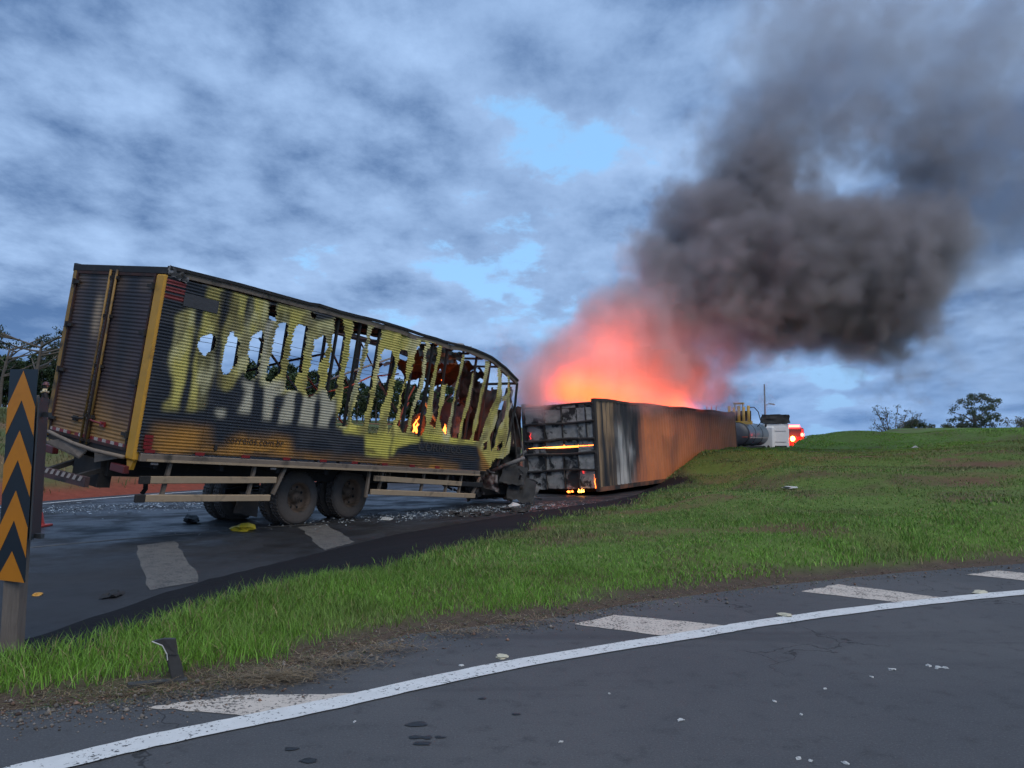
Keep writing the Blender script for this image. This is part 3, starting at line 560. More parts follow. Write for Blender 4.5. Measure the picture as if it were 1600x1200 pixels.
crumple('front_wall', truck, m_rust, (9.6, .35, .1), (9.7, 2.55, .1), (10.05, .45, 2.35), (26, 30), .25, 5, .30)
crumple('front_wall', truck, mat('smoke_tinted_sheet', (.16, .125, .13), rough=.85, var=.4, scale=3, dirt=(.05, .03, .03), dirt_amt=(.5, .7)), (9.15, .9, .2), (9.4, 2.5, .15), (9.5, 1.0, 1.7), (22, 26), .3, 15, .28)  # this sheet takes the purple-grey of smoke haze as its colour
crumple('collapsed_roof_sheet', truck, m_rust, (7.0, .25, 2.80), (9.7, .5, 2.55), (7.2, 2.3, 2.35), (30, 22), .28, 25, .34)
crumple('collapsed_roof_sheet', truck, m_rust, (8.1, .35, 2.72), (9.4, .55, 2.45), (8.4, .6, 1.75), (20, 18), .15, 28, .36)
crumple('foil_scrap', truck, m_ash, (6.5, .22, 2.85), (8.0, .22, 2.82), (6.6, .5, 2.52), (24, 10), .18, 35, .34)
crumple('foil_scrap', truck, m_ash, (6.9, -.03, 2.93), (8.15, .0, 2.97), (6.95, .2, 3.02), (24, 8), .10, 36, .1)
crumple('foil_scrap', truck, m_ash, (-.03, -.05, 2.80), (.32, -.05, 2.74), (-.02, -.03, 2.95), (12, 6), .07, 37, .2)
for a in ([(10.32, .08, 2.46), (10.36, .06, 1.7), (10.22, .08, .9), (10.0, .1, .25)], [(10.28, .3, 2.44), (10.42, .3, 1.6), (10.3, .3, .8), (10.1, .3, .1)], [(10.3, 1.4, 2.3), (10.4, 1.4, 1.3), (10.1, 1.4, .1)], [(10.3, .08, 2.44), (10.28, 1.2, 2.3), (10.2, 2.4, 2.2)]):
    MB().tube(a, .035, 6).build('front_post', m_char2 if 'm_char2' in globals() else m_black, truck)
crumple('front_wall', truck, m_ash, (9.95, .12, .5), (10.25, .5, .5), (10.2, .12, 2.3), (10, 24), .14, 17, .30)
crumple('front_wall', truck, mat('smoke_tinted_sheet'), (9.7, .5, .4), (10.2, 1.6, .3), (10.1, .5, 2.2), (18, 22), .25, 19, .30)  # same smoke-haze colour painted on a smaller sheet
for k in range(5):
    u = 6.9 + k * .62
    crumple('burnt_cargo', truck, m_rust, (u, .5 + .2 * (k % 2), .12), (u + 1., .6, .12), (u + .3, 1.4, 1.05 + .25 * math.sin(k * 2)), (16, 14), .4, 50 + k, .25)
crumple('burnt_cargo', truck, m_black, (3.2, .6, .14), (6.9, .6, .14), (3.3, 2.2, .45), (30, 14), .35, 61, .1)

m_bar = mat('dull_lock_bar', (.25, .145, .035), rough=.6, var=.3, dirt=(.06, .04, .02), dirt_amt=(.45, .65))
# --- rear face: frame, doors, lock bars
def doorcol(y0, y1, seed):
    ys_ = np.linspace(y0, y1, 26); zs = np.arange(.14, 2.78, .0123); YY, ZZ = np.meshgrid(ys_, zs)
    ph = (ZZ / .058) % 1.; rib = np.interp(ph, [0, .15, .3, .7, .85, 1.], [0, 0, 1, 1, 0, 0]) * .010
    c = np.zeros(YY.shape + (3,)) + np.array([.050, .033, .034])
    c = mixv(c, (.36, .19, .05), sm(.95, .25, ZZ) * .85 if False else (1 - sm(.2, 1.05, ZZ + .5 * (fbm(YY * 2, ZZ * 2, seed) - .5))) * .8)
    c = mixv(c, (.11, .065, .045), sm(.5, .75, fbm(YY * 1.2, ZZ * .8, seed + 1)) * .6)
    f = sm(.55, .18, ZZ) if False else np.exp(-((YY - (y0 + .55 * (y1 - y0))) / .26) ** 2) * sm(.6, 1.5, ZZ)
    c = mixv(c, (.016, .017, .022), f * .85)
    c = mixv(c, (.30, .20, .11), sm(2.45, 2.6, ZZ) * (1 - f) * .25)
    return YY, ZZ, rib, c
def door(y0, y1, seed, barside):
    YY, ZZ, rib, c = doorcol(y0, y1, seed)
    if seed == 201:
        pt = inpoly(YY, ZZ, [(1.60, 1.8), (1.72, 1.75), (1.80, 2.0), (1.80, 2.35), (1.72, 2.45), (1.62, 2.38)]).astype(float); c = mixv(c, (.42, .30, .18), blur(pt, 1, 6) * .8)
    I = np.arange(YY.size).reshape(YY.shape); q = np.stack([I[:-1, :-1], I[1:, :-1], I[1:, 1:], I[:-1, 1:]], -1).reshape(-1, 4)
    d = fastmesh('door', np.stack([.015 - rib, YY, ZZ], -1).reshape(-1, 3), q, m_sheet, truck, False, c.reshape(-1, 3))
    fr = MB()
    for a, b in (((0, y0 + .02, .13), (0, y0 + .02, 2.79)), ((0, y1 - .02, .13), (0, y1 - .02, 2.79)), ((0, y0, .13), (0, y1, .13)), ((0, y0, 2.79), (0, y1, 2.79))): fr.bar(a, b, .035, .045)
    fr.build('door_frame', m_rust, d)
    yb = (y0 + .075) if barside < 0 else (y1 - .075)
    MB().tube([(-.045, yb, .06), (-.045, yb, 2.84)], .019, 8).build('lock_bar', m_bar, d, True)
    for z in (.12, .5, 1.3, 2.1, 2.72): MB().box((-.03, yb, z), (.05, .075, .05)).build('bar_bracket', m_dark, d)
    hm = MB(); s = 1 if barside < 0 else -1
    hm.tube([(-.05, yb, .45), (-.065, yb + s * .12, .44), (-.06, yb + s * .34, .43)], .014, 6); hm.box((-.02, yb + s * .30, .42), (.03, .12, .08))
    hm.build('handle', m_dark if seed == 201 else m_red, d)
    yh = y1 if barside < 0 else y0
    for z in (.35, 1.15, 1.9, 2.62): MB().box((-.028, yh + s * -.0 - (.07 if barside < 0 else -.07), z), (.03, .16, .05)).box((-.03, yh, z), (.06, .035, .1)).build('hinge', m_dark, d)
door(.26, 1.335, 200, +1); door(1.365, 2.47, 201, -1)
MB().box((.02, .125, 1.40), (.10, .25, 2.84)).build('corner_post', m_gold, truck, bevel=.035)
MB().poly([(.0, .04, .0), (.0, .22, .0), (.0, .17, -.15), (.0, .09, -.15)], (1, 0, 0), .06).build('post_foot', m_gold, truck)
MB().box((.03, 2.54, 1.43), (.10, .11, 2.78)).build('corner_post', m_bar, truck, bevel=.015)
MB().box((.04, 1.3, 2.865), (.12, 2.6, .11)).build('rear_header', m_black, truck, bevel=.01)
MB().box((.05, 1.36, .05), (.1, 2.2, .12)).build('rear_sill', m_dark, truck)
for k in range(20):
    y = .30 + k * .112
    if 1.26 < y < 1.42 or 1.7 < y < 1.8: continue
    MB().box((-.012, y, .175), (.006, .10, .055)).build('reflector', m_white if k % 2 else m_red, truck)
for k, u in enumerate((.18, 1.05, 1.95, 2.85, 3.75, 4.6, 5.5, 6.4, 7.3)):
    MB().box((u, -.042, .155), (.17, .008, .05)).build('side_reflector', m_red, truck)
for k in range(4): MB().box((.13, -.042, .21 + k * .055), (.14, .008, .045)).build('side_reflector', m_red, truck)
for u in (.32, 2.62): MB().box((u, .0, -.035), (.13, .03, .04)).build('marker_lamp', m_white, truck, bevel=.01)
MB().box((1.32, -.04, .28), (.05, .04, .09)).build('latch', m_dark, truck)

# bent rear beam, plates, underrun bumper
MB().tube([(-.16, 2.78, .05), (-.18, 2.45, .11), (-.2, 2.08, .14), (-.2, 1.76, .10), (-.17, 1.39, .05), (-.14, .86, .02), (-.06, .2, .02)], .032, 8).build('bent_beam', m_rail, truck, True)
MB().poly([(-.22, 2.15, -.02), (-.2, 1.75, .07), (-.1, 1.12, -.01), (-.16, 1.2, -.13)], (.3, .2, -.9), .03).build('buckled_plate', m_rail, truck)
MB().poly([(-.06, .94, -.17), (-.06, .98, 0), (-.06, .3, -.01)], (1, 0, 0), .03).build('gusset_plate', m_rail, truck)
bm_a, bm_b = Vector((-.42, 2.74, -.47)), Vector((-.30, .62, -.43))
MB().bar(bm_a, bm_b, .07, .15).build('bumper', mat('maroon_bumper', (.075, .04, .04), rough=.7, dirt=(.02, .02, .02), dirt_amt=(.45, .65)), truck)
for k in range(15):
    t0 = (k + .1) / 15; t1 = (k + .6) / 15; a = bm_a.lerp(bm_b, t0); b = bm_a.lerp(bm_b, t1); n = Vector((-.04, 0, 0))
    MB().poly([a + n + Vector((0, 0, .075)), b + n + Vector((0, 0, .075)), b + n + Vector((0, .05, .0)), a + n + Vector((0, .05, .0))], (-1, 0, 0), .004).build('bumper_stripe', m_white, truck)
for y in (.85, 1.75): MB().box((4.6, y, -.22), (9.0, .09, .28)).build('chassis_beam', m_dark, truck)
for u in np.arange(.4, 8.6, 1.2): MB().box((u, 1.3, -.06), (.08, 2.45, .12)).build('cross_member', m_dark, truck)
MB().bar((-.36, 1.75, -.45), (.5, 1.75, -.12), .07, .07).build('bumper_strut', m_dark, truck)
MB().bar((-.34, .95, -.42), (.5, .85, -.12), .07, .07).build('bumper_strut', m_dark, truck)
MB().box((.12, 1.25, -.34), (.2, .75, .42)).build('tow_plate', m_dark, truck)
for y in (.3, 2.3): MB().box((-.03, y, -.16), (.10, .36, .12)).build('tail_lamp', mat('sooty_red_lens', (.10, .02, .02), rough=.4), truck, bevel=.01)

# side guards
def gbar(a, b, w, h, m, name): MB().bar((a[0], .015, a[1]), (b[0], .015, b[1]), w, h).build(name, m, truck, bevel=.008)
gbar((.30, -.283), (2.735, -.236), .05, .11, m_guard, 'guard_rail'); gbar((.27, -.563), (2.66, -.555), .05, .11, m_guard, 'guard_rail')
gbar((.13, -.287), (.30, -.283), .055, .12, m_dark, 'guard_end'); gbar((.11, -.566), (.27, -.563), .055, .12, m_dark, 'guard_end')
gbar((5.3, -.15), (8.4, -.215), .05, .11, m_guard, 'guard_rail'); gbar((5.26, -.43), (9.05, -.505), .05, .11, m_guard, 'guard_rail')
gbar((8.4, -.215), (9.3, -.23), .052, .115, m_black, 'guard_end')
for a, b in (((.635, .0), (.571, -.62)), ((2.267, .0), (2.22, -.5)), ((2.956, .0), (2.76, -.5)), ((5.186, .0), (5.2, -.55)), ((5.6, .0), (5.55, -.45)), ((7.0, .0), (6.95, -.5)), ((7.9, .0), (7.87, -.5)), ((8.45, .0), (8.42, -.5)), ((9.25, -.05), (9.0, -.5))):
    MB().bar((a[0], .07, a[1]), (b[0], .07, b[1]), .05, .06).build('guard_post', m_rail, truck)
MB().poly([(2.25, .3, -.50), (2.68, .3, -.50), (2.70, .3, -.95), (2.18, .3, -.86)], (0, 1, 0), .02).build('mud_flap', m_dark, truck)
for k in range(7):
    u = 5.45 + k * .06
    MB().tube([(u, .05, .0), (u + random.uniform(-.08, .08), .04, -.07), (u + random.uniform(-.12, .12), .05, -.15)], .006, 4).build('loose_cable', m_rail, truck)
for a in ([(5.3, 1.1, -.05), (5.3, 1.1, -.35)], [(1.0, 1.2, -.3), (1.05, 1.2, -.62), (1.0, 1.2, -.7)]):
    MB().tube(a, .04, 6).build('air_tank', m_dark, truck)
MB().lathe([(.01, -.5), (.17, -.48), (.2, -.42), (.2, .42), (.17, .48), (.01, .5)], 16, Matrix.Translation((6.6, 1.3, -.5)) @ Matrix.Rotation(R_(90), 4, 'Z')).build('air_tank', m_dark, truck, True)

# wheels stand upright on the road under the leaning body
def wheel(M):
    wh = bpy.data.objects.new('wheel', None); col.objects.link(wh); wh.parent = truck; wh.matrix_local = TI @ M
    global _wm
    if '_wm' not in globals():
        r = .52
        prof = [(.29, -.02), (.31, -.005), (.36, .0), (.44, -.012), (.49, -.03), (r, -.065), (r, -.25), (.49, -.285), (.40, -.30), (.29, -.29)]
        t = MB().lathe(prof, 40)
        for k in range(44):
            a = 2 * math.pi * k / 44
            for y in (-.09, -.155, -.22): t.box((math.cos(a + y * 2) * (r + .004), y, math.sin(a + y * 2) * (r + .004)), (.014, .05, .05), Matrix.Rotation(-a - y * 2, 3, 'Y'))
        to = t.build('tyre', m_rubber, wh, True)
        rp = [(.30, -.008), (.292, -.03), (.275, -.035), (.262, -.10), (.245, -.16), (.17, -.185), (.135, -.17), (.12, -.13), (.10, -.09), (.095, -.075), (.01, -.07)]
        ro = MB().lathe(rp, 32).build('rim', m_rim, wh, True)
        hb = MB()
        for k in range(10):
            a = 2 * math.pi * k / 10; hb.lathe([(.001, .0), (.014, .0), (.014, -.03)], 6, Matrix.Translation((math.cos(a) * .165, -.15, math.sin(a) * .165)))
        ho = hb.build('wheel_nuts', m_rim, wh)
        vh = MB()
        for k in range(8):
            a = 2 * math.pi * (k + .5) / 8; vh.lathe([(.001, .0), (.026, .0), (.026, -.006)], 10, Matrix.Translation((math.cos(a) * .212, -.162, math.sin(a) * .212)))
        vo = vh.build('vent_holes', m_black, wh)
        _wm = [('tyre', to.data), ('rim', ro.data), ('wheel_nuts', ho.data), ('vent_holes', vo.data)]
    else:
        for n, d in _wm:
            o = bpy.data.objects.new(n, d); col.objects.link(o); o.parent = wh
    return wh
yaw = 1.0182; fw = Vector((math.cos(yaw), math.sin(yaw), 0)); lf = Vector((-math.sin(yaw), math.cos(yaw), 0))
RW = Matrix.Rotation(yaw, 4, 'Z') @ Matrix.Rotation(math.pi, 4, 'Z')    # wheel axis +Y points out of the right side
for k, base in enumerate((Vector((-4.21, 15.16, .515)) + fw * .16, Vector((-4.21, 15.16, .515)) + fw * 1.62)):
    for off, flip in ((0, False), (.33, False), (2.30, True), (1.97, True)):
        p = base + lf * off
        wheel(Matrix.Translation(p) @ (RW if not flip else Matrix.Rotation(yaw, 4, 'Z')))
    MB().bar(TI @ (base + lf * .1), TI @ (base + lf * 2.2), .13, .13).build('axle', m_dark, truck)
    for o2 in (.75, 1.55): MB().bar(TI @ (base + lf * o2 + fw * -.55 + Vector((0, 0, .1))), TI @ (base + lf * o2 + fw * .55 + Vector((0, 0, .12))), .08, .10).build('leaf_spring', m_dark, truck)

# small flames in the body
def flame(name, parent, base, h, w, m, n=5, seed=0, M=None):
    rr = random.Random(seed); mb = MB()
    for k in range(n):
        x = (rr.random() - .5) * w; y = (rr.random() - .5) * w * .5; hh = h * rr.uniform(.45, 1.)
        lean = rr.uniform(-.2, .35) * hh; r = min(w * rr.uniform(.10, .2), .028 if h < .2 else .09 if h < .6 else 1)
        p = [Vector(base) + Vector((x + lean * t * t + .04 * math.sin(t * 9 + k), y, hh * t)) for t in (0, .2, .45, .7, .88, 1.)]
        mb.tube(p, [r * .7, r, r * .75, r * .45, r * .18, .002], 7)
    return mb.build(name, m, parent, True)
flame('flame', truck, (8.15, .7, .75), .42, .35, m_fire, 6, 3); flame('flame', truck, (7.8, .6, .8), .22, .3, m_hot, 4, 4)
flame('flame', truck, (6.6, .25, .86), .42, .14, m_fire, 3, 5); flame('flame', truck, (8.2, .9, 2.1), .2, .1, m_fire, 2, 6)
fl = bpy.data.lights.new('flame_light', 'POINT'); fl.energy = 22; fl.color = (1, .25, .05); fl.shadow_soft_size = .3
fo = bpy.data.objects.new('flame_light', fl); col.objects.link(fo); fo.parent = truck; fo.location = (8.1, .9, 1.0)

# ------------------------------------------------------------------ burning orange container
CM = Matrix.Translation((2.5652, 23.0874, .1351)) @ rotm(1.0332, -.0047, -.0504).to_4x4()
cont = thing('cargo_container', 'burning orange corrugated cargo container lying behind the mound, its end wall burnt grey', 'container'); cont.matrix_world = CM
CL, CW, CH = 15.6, 2.5, 2.757
m_cont = mat('container_paint', attr='col', rough=.6, var=.16, scale=3, bump=.15, bscale=20)
def corr(n_u, y, inside=False):
    u = []; o = []; k = 0
    p = .278; prof = ((0, 0), (.07, 0), (.139, 1), (.209, 1))
    x = 0.06
    while x < CL - .06:
        for a, b in prof:
            if x + a < CL - .04: u.append(x + a); o.append(b * .05)
        x += p
    return np.array(u), np.array(o)
cu_, cof = corr(0, 0)
zs = np.linspace(.08, CH - .035, 60); CU, CZ = np.meshgrid(cu_, zs); CO = np.tile(cof, (len(zs), 1))
nn = fbm(CU * .9, CZ * .5, 301); st = fbm(CU * 6, CZ * .35, 302); us_ = CU + .9 * (fbm(CU * .5, CZ * .9, 303) - .5)
c = np.zeros(CU.shape + (3,)) + np.array([.62, .20, .075])
c = mixv(c, (.42, .15, .08), sm(.4, .7, nn) * .7)
c = mixv(c, (.32, .13, .075), sm(1.9, 2.6, CZ + .5 * (fbm(CU * .6, CZ, 304) - .5)) * .8)
c = mixv(c, (.10, .06, .045), sm(2.35, 2.65, CZ + .3 * (nn - .5)) * .7)
c = mixv(c, (.018, .018, .02), (1 - sm(2.9, 3.9, us_ - .35 * (CZ - 1.4))) )
c = mixv(c, (.46, .44, .41), sm(1.2, 1.6, us_) * (1 - sm(2.2, 2.9, us_ + .3 * (CZ - 1.2))) * sm(.3, .6, st) * (1 - sm(1.5, 2.4, CZ)))
c = mixv(c, (.30, .20, .11), (1 - sm(.9, 1.5, us_)) * sm(.3, .55, st))
c = mixv(c, (.055, .045, .04), sm(.56, .7, st) * (1 - sm(2.5, 4, us_)))
I = np.arange(CU.size).reshape(CU.shape); q = np.stack([I[:-1, :-1], I[:-1, 1:], I[1:, 1:], I[1:, :-1]], -1).reshape(-1, 4)
dent = .10 * (fbm(CU * .45, CZ * .6, 305) - .5) + .05 * (fbm(CU * 1.3, CZ * 1.3, 306) - .5) * (1 - sm(3, 5, CU))
fastmesh('side_wall', np.stack([CU, .05 - CO + dent * np.sin(np.pi * CZ / CH), CZ], -1).reshape(-1, 3), q, m_cont, cont, False, c.reshape(-1, 3))
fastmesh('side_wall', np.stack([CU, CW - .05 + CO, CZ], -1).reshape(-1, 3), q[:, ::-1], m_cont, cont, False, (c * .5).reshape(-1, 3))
m_crail = mat('scorched_orange_rail', (.20, .085, .045), rough=.65, var=.35, scale=3, dirt=(.03, .025, .022), dirt_scale=1.2, dirt_amt=(.42, .62))
m_char2 = mat('charred_rail', (.03, .026, .024), rough=.8, var=.4, scale=5, dirt=(.10, .085, .07), dirt_amt=(.52, .7))
for y in (.035, CW - .035):
    mb = MB(); uu2 = np.linspace(0, CL, 40)
    for a, b in zip(uu2[:-1], uu2[1:]): mb.bar((a, y, CH - .045 + .018 * math.sin(a * 1.7)), (b + .01, y, CH - .045 + .018 * math.sin(b * 1.7)), .075, .09)
    mb.build('top_rail', m_crail if y > 1 else m_char2, cont)
    MB().box((CL / 2, y, .06), (CL, .09, .13)).build('bottom_rail', m_crail, cont)
for x in (.05, CL - .05):
    for y in (.05, CW - .05): MB().box((x, y, CH / 2), (.12, .12, CH)).build('corner_post', m_char2 if x < 1 else m_crail, cont, bevel=.01)
MB().box((CL / 2, CW / 2, .11), (CL - .2, CW - .1, .06)).build('floor', m_black, cont)
MB().box((CL - .02, CW / 2, CH / 2), (.05, CW - .1, CH - .1)).build('end_wall', m_crail, cont)
for x in np.arange(.6, CL, 1.1): MB().box((x, CW / 2, .03), (.08, CW - .2, .1)).build('floor_beam', m_black, cont)
MB().box((.085, CW / 2, .72), (.02, CW - .2, 1.22)).box((.085, CW / 2, 2.04), (.02, CW - .2, 1.24)).build('glow_blocker', m_black, cont)  # black backing added behind the plates to stop fire glow at the gaps
# burnt end wall: plates between ribs
m_plate = [mat('burnt_plate_%s' % 'abc'[k], (.30, .285, .26), rough=.8, var=.5, scale=5 + k, dirt=(.022, .021, .021), dirt_scale=1.8 + .5 * k, dirt_amt=(.43 + .05 * k, .55 + .05 * k), bump=.4, bscale=12) for k in range(3)]
zr = [.10, .66, 1.15, 1.37, 1.58, 2.08, 2.52, 2.68]; yr = [.1, .62, 1.11, 1.73, 2.4]
for a, b in zip(zr[:-1], zr[1:]):
    for c0, c1 in zip(yr[:-1], yr[1:]):
        if b - a < .25 and c0 > .1 and b > 1.3 and b < 1.45 and c1 < 2: continue
        dx = random.uniform(-.02, .02); t = random.uniform(-.03, .03); g = .012
        P00 = (.03 + dx, c0 + g, a + g); nn_ = (9, 9)
        crumple('end_plate', cont, random.choice(m_plate), (.03 + dx, c1 - g, a + g), (.03 + dx + t, c0 + g, a + g), (.03 + dx - t, c1 - g, b - g), (9, 9), .03, random.randint(0, 999))
for z, r in ((.66, .035), (1.15, .045), (1.58, .045), (2.08, .04), (2.62, .03)):
    p = [(-.02 + random.uniform(-.015, .015), y, z + .02 * math.sin(y * 3 + z * 7)) for y in np.linspace(.05, 2.45, 12)]
    MB().tube(p, r, 6).build('end_rib', m_char2, cont)
for y, z0, z1 in ((.62, .1, 1.15), (1.11, .1, 1.1), (1.11, 1.6, 2.65), (1.73, 1.6, 2.6), (1.73, .1, 1.1), (.30, 1.6, 2.6)):
    MB().bar((-.0, y, z0), (-.005, y + .02, z1), .03, .04).build('end_stiffener', m_char2, cont)
MB().tube([(.06, y, 1.365 + .01 * math.sin(y * 4)) for y in np.linspace(.85, 2.35, 10)], [.004, .008, .012, .018, .022, .018, .012, .009, .006, .003], 6).build('glowing_slit', m_hot, cont)
flame('flame', cont, (-.03, .55, .0), .11, .22, m_hot, 4, 11); flame('flame', cont, (-.03, .95, .0), .07, .16, m_fire, 4, 15); flame('flame', cont, (-.05, .1, .1), .5, .05, m_fire, 2, 12)
flame('flame', cont, (-.02, .48, .55), .14, .08, mat('red_ember', (.5, .03, .03), emit=(1, .05, .05), estr=1.2), 3, 13)
flame('flame', cont, (-.02, 2.2, 1.65), .26, .10, mat('red_ember'), 2, 14)
# flames rolling over the open top
for k in range(22):
    flame('flame', cont, (.7 + k * .55, .8 + .9 * random.random(), 1.3), random.uniform(.9, 1.25), .9, m_fire, 5, 100 + k)

# ------------------------------------------------------------------ wrecked cab between the two
wr = thing('wrecked_cab', 'charred twisted wreckage of a truck cab between the box truck and the container', 'wreck', (-.3, 20.6, 0))
m_wgrey = mat('burnt_grey_metal', (.13, .125, .125), rough=.65, var=.5, scale=7, dirt=(.02, .02, .02), dirt_amt=(.42, .6))
rr = random.Random(5)
MB().box((-.9, .6, .75), (1.1, 1.0, .7), Matrix.Rotation(.9, 3, 'Z')).box((-.4, .3, .4), (.9, .7, .5), Matrix.Rotation(.4, 3, 'Z')).build('engine_block', m_black, wr, bevel=.06)
for k in range(26):
    a = Vector((rr.uniform(-1.3, .75), rr.uniform(-.7, .7), rr.uniform(.05, .9))); b = a + Vector((rr.uniform(-.8, .8), rr.uniform(-.4, .4), rr.uniform(-.3, .7)))
    b.z = max(b.z, .04); m_ = (a + b) / 2 + Vector((rr.uniform(-.1, .1), 0, rr.uniform(-.1, .1)))
    MB().tube([a, m_, b], rr.uniform(.012, .04), 6).build('twisted_bar', rr.choice((m_black, m_black, m_wgrey)), wr)
for k in range(11):
    a = Vector((rr.uniform(-1.3, .5), rr.uniform(-.7, .4), rr.uniform(.02, .7)))
    crumple('torn_sheet', wr, rr.choice((m_black, m_wgrey, m_black)), a, a + Vector((rr.uniform(.3, .8), rr.uniform(-.2, .2), rr.uniform(-.2, .2))), a + Vector((rr.uniform(-.2, .2), rr.uniform(-.1, .3), rr.uniform(.25, .6))), (10, 9), .16, 400 + k, .2)
MB().tube([(-.35, -.25, .78), (.15, -.45, 1.0), (.62, -.6, 1.18)], [.05, .055, .05], 8).build('exhaust_pipe', m_wgrey, wr, True)
for k, (a, b_, c_) in enumerate((((-.75, .5, .1), (.35, .35, .05), (-.55, .4, 1.5)), ((-.3, .7, .3), (.5, .5, .3), (-.25, .5, 2.5)), ((-1.2, .9, .2), (-.2, .9, .2), (-1.0, .8, 1.4)))):
    crumple('cab_shell', wr, m_black if k != 1 else m_rust, a, b_, c_, (18, 20), .3, 450 + k, .25)
MB().tube([(.48, .2, 0.1), (.42, .15, 1.2), (.30, .0, 2.3), (.18, -.1, 2.95)], .03, 6).build('bent_frame', m_char2, wr)
MB().tube([(.62, .3, 0.1), (.60, .25, 1.3), (.42, .1, 2.2), (.2, -.1, 2.9)], .022, 6).build('bent_frame', m_wgrey, wr)

# ------------------------------------------------------------------ far vehicles
def simple_wheel(parent, c, axis_yaw, r=.5, wd=.3):
    M = Matrix.Translation(c) @ Matrix.Rotation(axis_yaw, 4, 'Z')
    wv = bpy.data.objects.new('wheel', None); col.objects.link(wv); wv.parent = parent; wv.matrix_local = M
    MB().lathe([(.26, -wd / 2), (.42 * r / .5, -wd / 2), (r, -wd / 2 + .04), (r, wd / 2 - .04), (.42 * r / .5, wd / 2), (.26, wd / 2)], 20).build('tyre', m_rubber, wv, True)
    MB().lathe([(.01, -wd / 2 + .06), (.26, -wd / 2 + .03), (.26, wd / 2 - .03), (.01, wd / 2 - .06)], 16).build('rim', m_rim, wv, True)
tk = thing('tank_truck', 'dark steel tank truck with yellow uprights parked beyond the burning container', 'truck', (19.6, 68, 0), Matrix.Rotation(R_(59), 3, 'Z'))
m_tank = mat('grey_blue_tank', (.13, .17, .20), rough=.4, metal=.4, var=.2, scale=1.2); m_tankd = mat('dark_tank_end', (.05, .055, .065), rough=.5, var=.2)
TMx = Matrix.Translation((0, 0, 2.25)) @ Matrix.Rotation(R_(-90), 4, 'Z')
MB().lathe([(1.02, 0), (1.02, 7.2), (.9, 7.45), (.5, 7.6), (.01, 7.65)], 32, TMx).build('tank', m_tank, tk, True)
MB().lathe([(1.0, -.02), (.9, -.2), (.5, -.32), (.01, -.36)], 32, TMx).lathe([(1.05, -.04), (1.05, .08), (1.0, .08)], 32, TMx).build('tank_end', m_tankd, tk, True)
for u in (2.2, 4.8): MB().lathe([(1.02, u), (1.045, u), (1.045, u + .1), (1.02, u + .1)], 32, TMx).build('tank_band', m_tankd, tk, True)
MB().box((3.6, -1.03, 1.95), (7., .03, .06)).build('side_stripe', m_white, tk); MB().box((-.3, 0, 2.0), (.03, 1.9, .06)).build('rear_stripe', m_orangecable, tk)
m_yel = mat('yellow_uprights', (.45, .27, .045), rough=.5, var=.2)
for k in range(5):
    y = .95 - k * .42
    MB().tube([(1.0, y, 3.1), (1.0, y, 4.75 - .12 * (k % 2))], .13, 10).build('upright', m_yel, tk, True)
MB().box((1.2, .1, 3.75), (.1, 2.0, 1.1)).build('pump_panel', m_dark, tk); MB().box((1.0, .1, 3.25), (.5, 2.2, .3)).build('upright_base', m_yel, tk)
MB().box((1.0, .1, 4.95), (.3, .9, .15)).tube([(1.0, .45, 4.5), (1.0, .45, 5.0)], .05).tube([(1.0, -.25, 4.5), (1.0, -.25, 5.0)], .05).build('hatch_frame', m_yel, tk)
for k in range(3): MB().tube([(.6, 2.0 + k * .42, 2.9), (.6, 2.0 + k * .42, 4.75)], .04, 6).build('handrail_post', m_orangecable, tk)  # orange-red stands for the pink smoke tint over the posts
MB().box((.6, 2.2, 2.9), (.1, 2.4, .1)).build('handrail_base', m_dark, tk)
MB().tube([(1.0, -.8, 4.6), (1.1, -1.2, 4.6), (1.3, -1.5, 4.2), (1.6, -1.65, 3.3), (1.7, -1.3, 2.9)], .04, 6).build('hose', m_dark, tk, True)
MB().box((3.6, 0, 1.05), (8, 1.2, .3)).build('chassis', m_dark, tk)
for u in (.5, 1.8, 7.0):
    for y in (-1.0, 1.0): simple_wheel(tk, (u, y, .5), 0)
MB().box((-.35, .6, .85), (.15, .5, .3)).box((-.35, -.6, .85), (.15, .5, .3)).build('tail_lamp', m_red, tk)
MB().box((9.3, 0, 1.9), (2.1, 2.4, 2.3)).build('cab', mat('white_cab_paint', (.72, .71, .69), rough=.5, var=.12, scale=3), tk, bevel=.12)

tr = thing('tractor_truck', 'white truck cab seen from behind with a black roof deflector, beyond the mound', 'truck', (25.3, 75, 0), Matrix.Rotation(R_(82), 3, 'Z'))
m_cabw = mat('white_cab_paint')
MB().box((.9, 0, 2.15), (1.9, 2.45, 2.45)).build('cab', m_cabw, tr, bevel=.12)
MB().box((-.075, -.15, 2.1), (.03, 1.5, 1.9)).build('back_panel', mat('pale_back_panel', (.74, .72, .70), rough=.5, var=.1), tr, bevel=.01)
for z in (1.55, 2.6): MB().box((-.10, -.15, z), (.02, 1.55, .035)).build('panel_seam', m_dark, tr)
crumple('roof_deflector', tr, m_black, (-.15, 1.28, 3.35), (-.15, -1.28, 3.35), (-.1, 1.3, 4.2), (16, 8), .12, 71); MB().box((.65, 0, 3.75), (1.4, 2.45, .72), taper=.94).build('roof_deflector', m_black, tr, bevel=.1)
MB().tube([(-.2, .95, .8), (-.2, .95, 3.3)], .08, 8).build('exhaust_stack', m_dark, tr); MB().box((-.2, .62, 2.0), (.2, .3, .8)).build('air_filter', m_dark, tr)
for z in (1.2, 1.6, 2.0, 2.4, 2.8): MB().bar((-.16, 1.12, z), (-.16, .85, z), .03, .03).build('ladder_rung', m_dark, tr)
for y in (-1.38, 1.38): MB().box((1.5, y, 2.6), (.12, .22, .55)).bar((1.5, y * .86, 2.8), (1.5, y, 2.8), .05, .05).build('mirror', m_dark, tr)
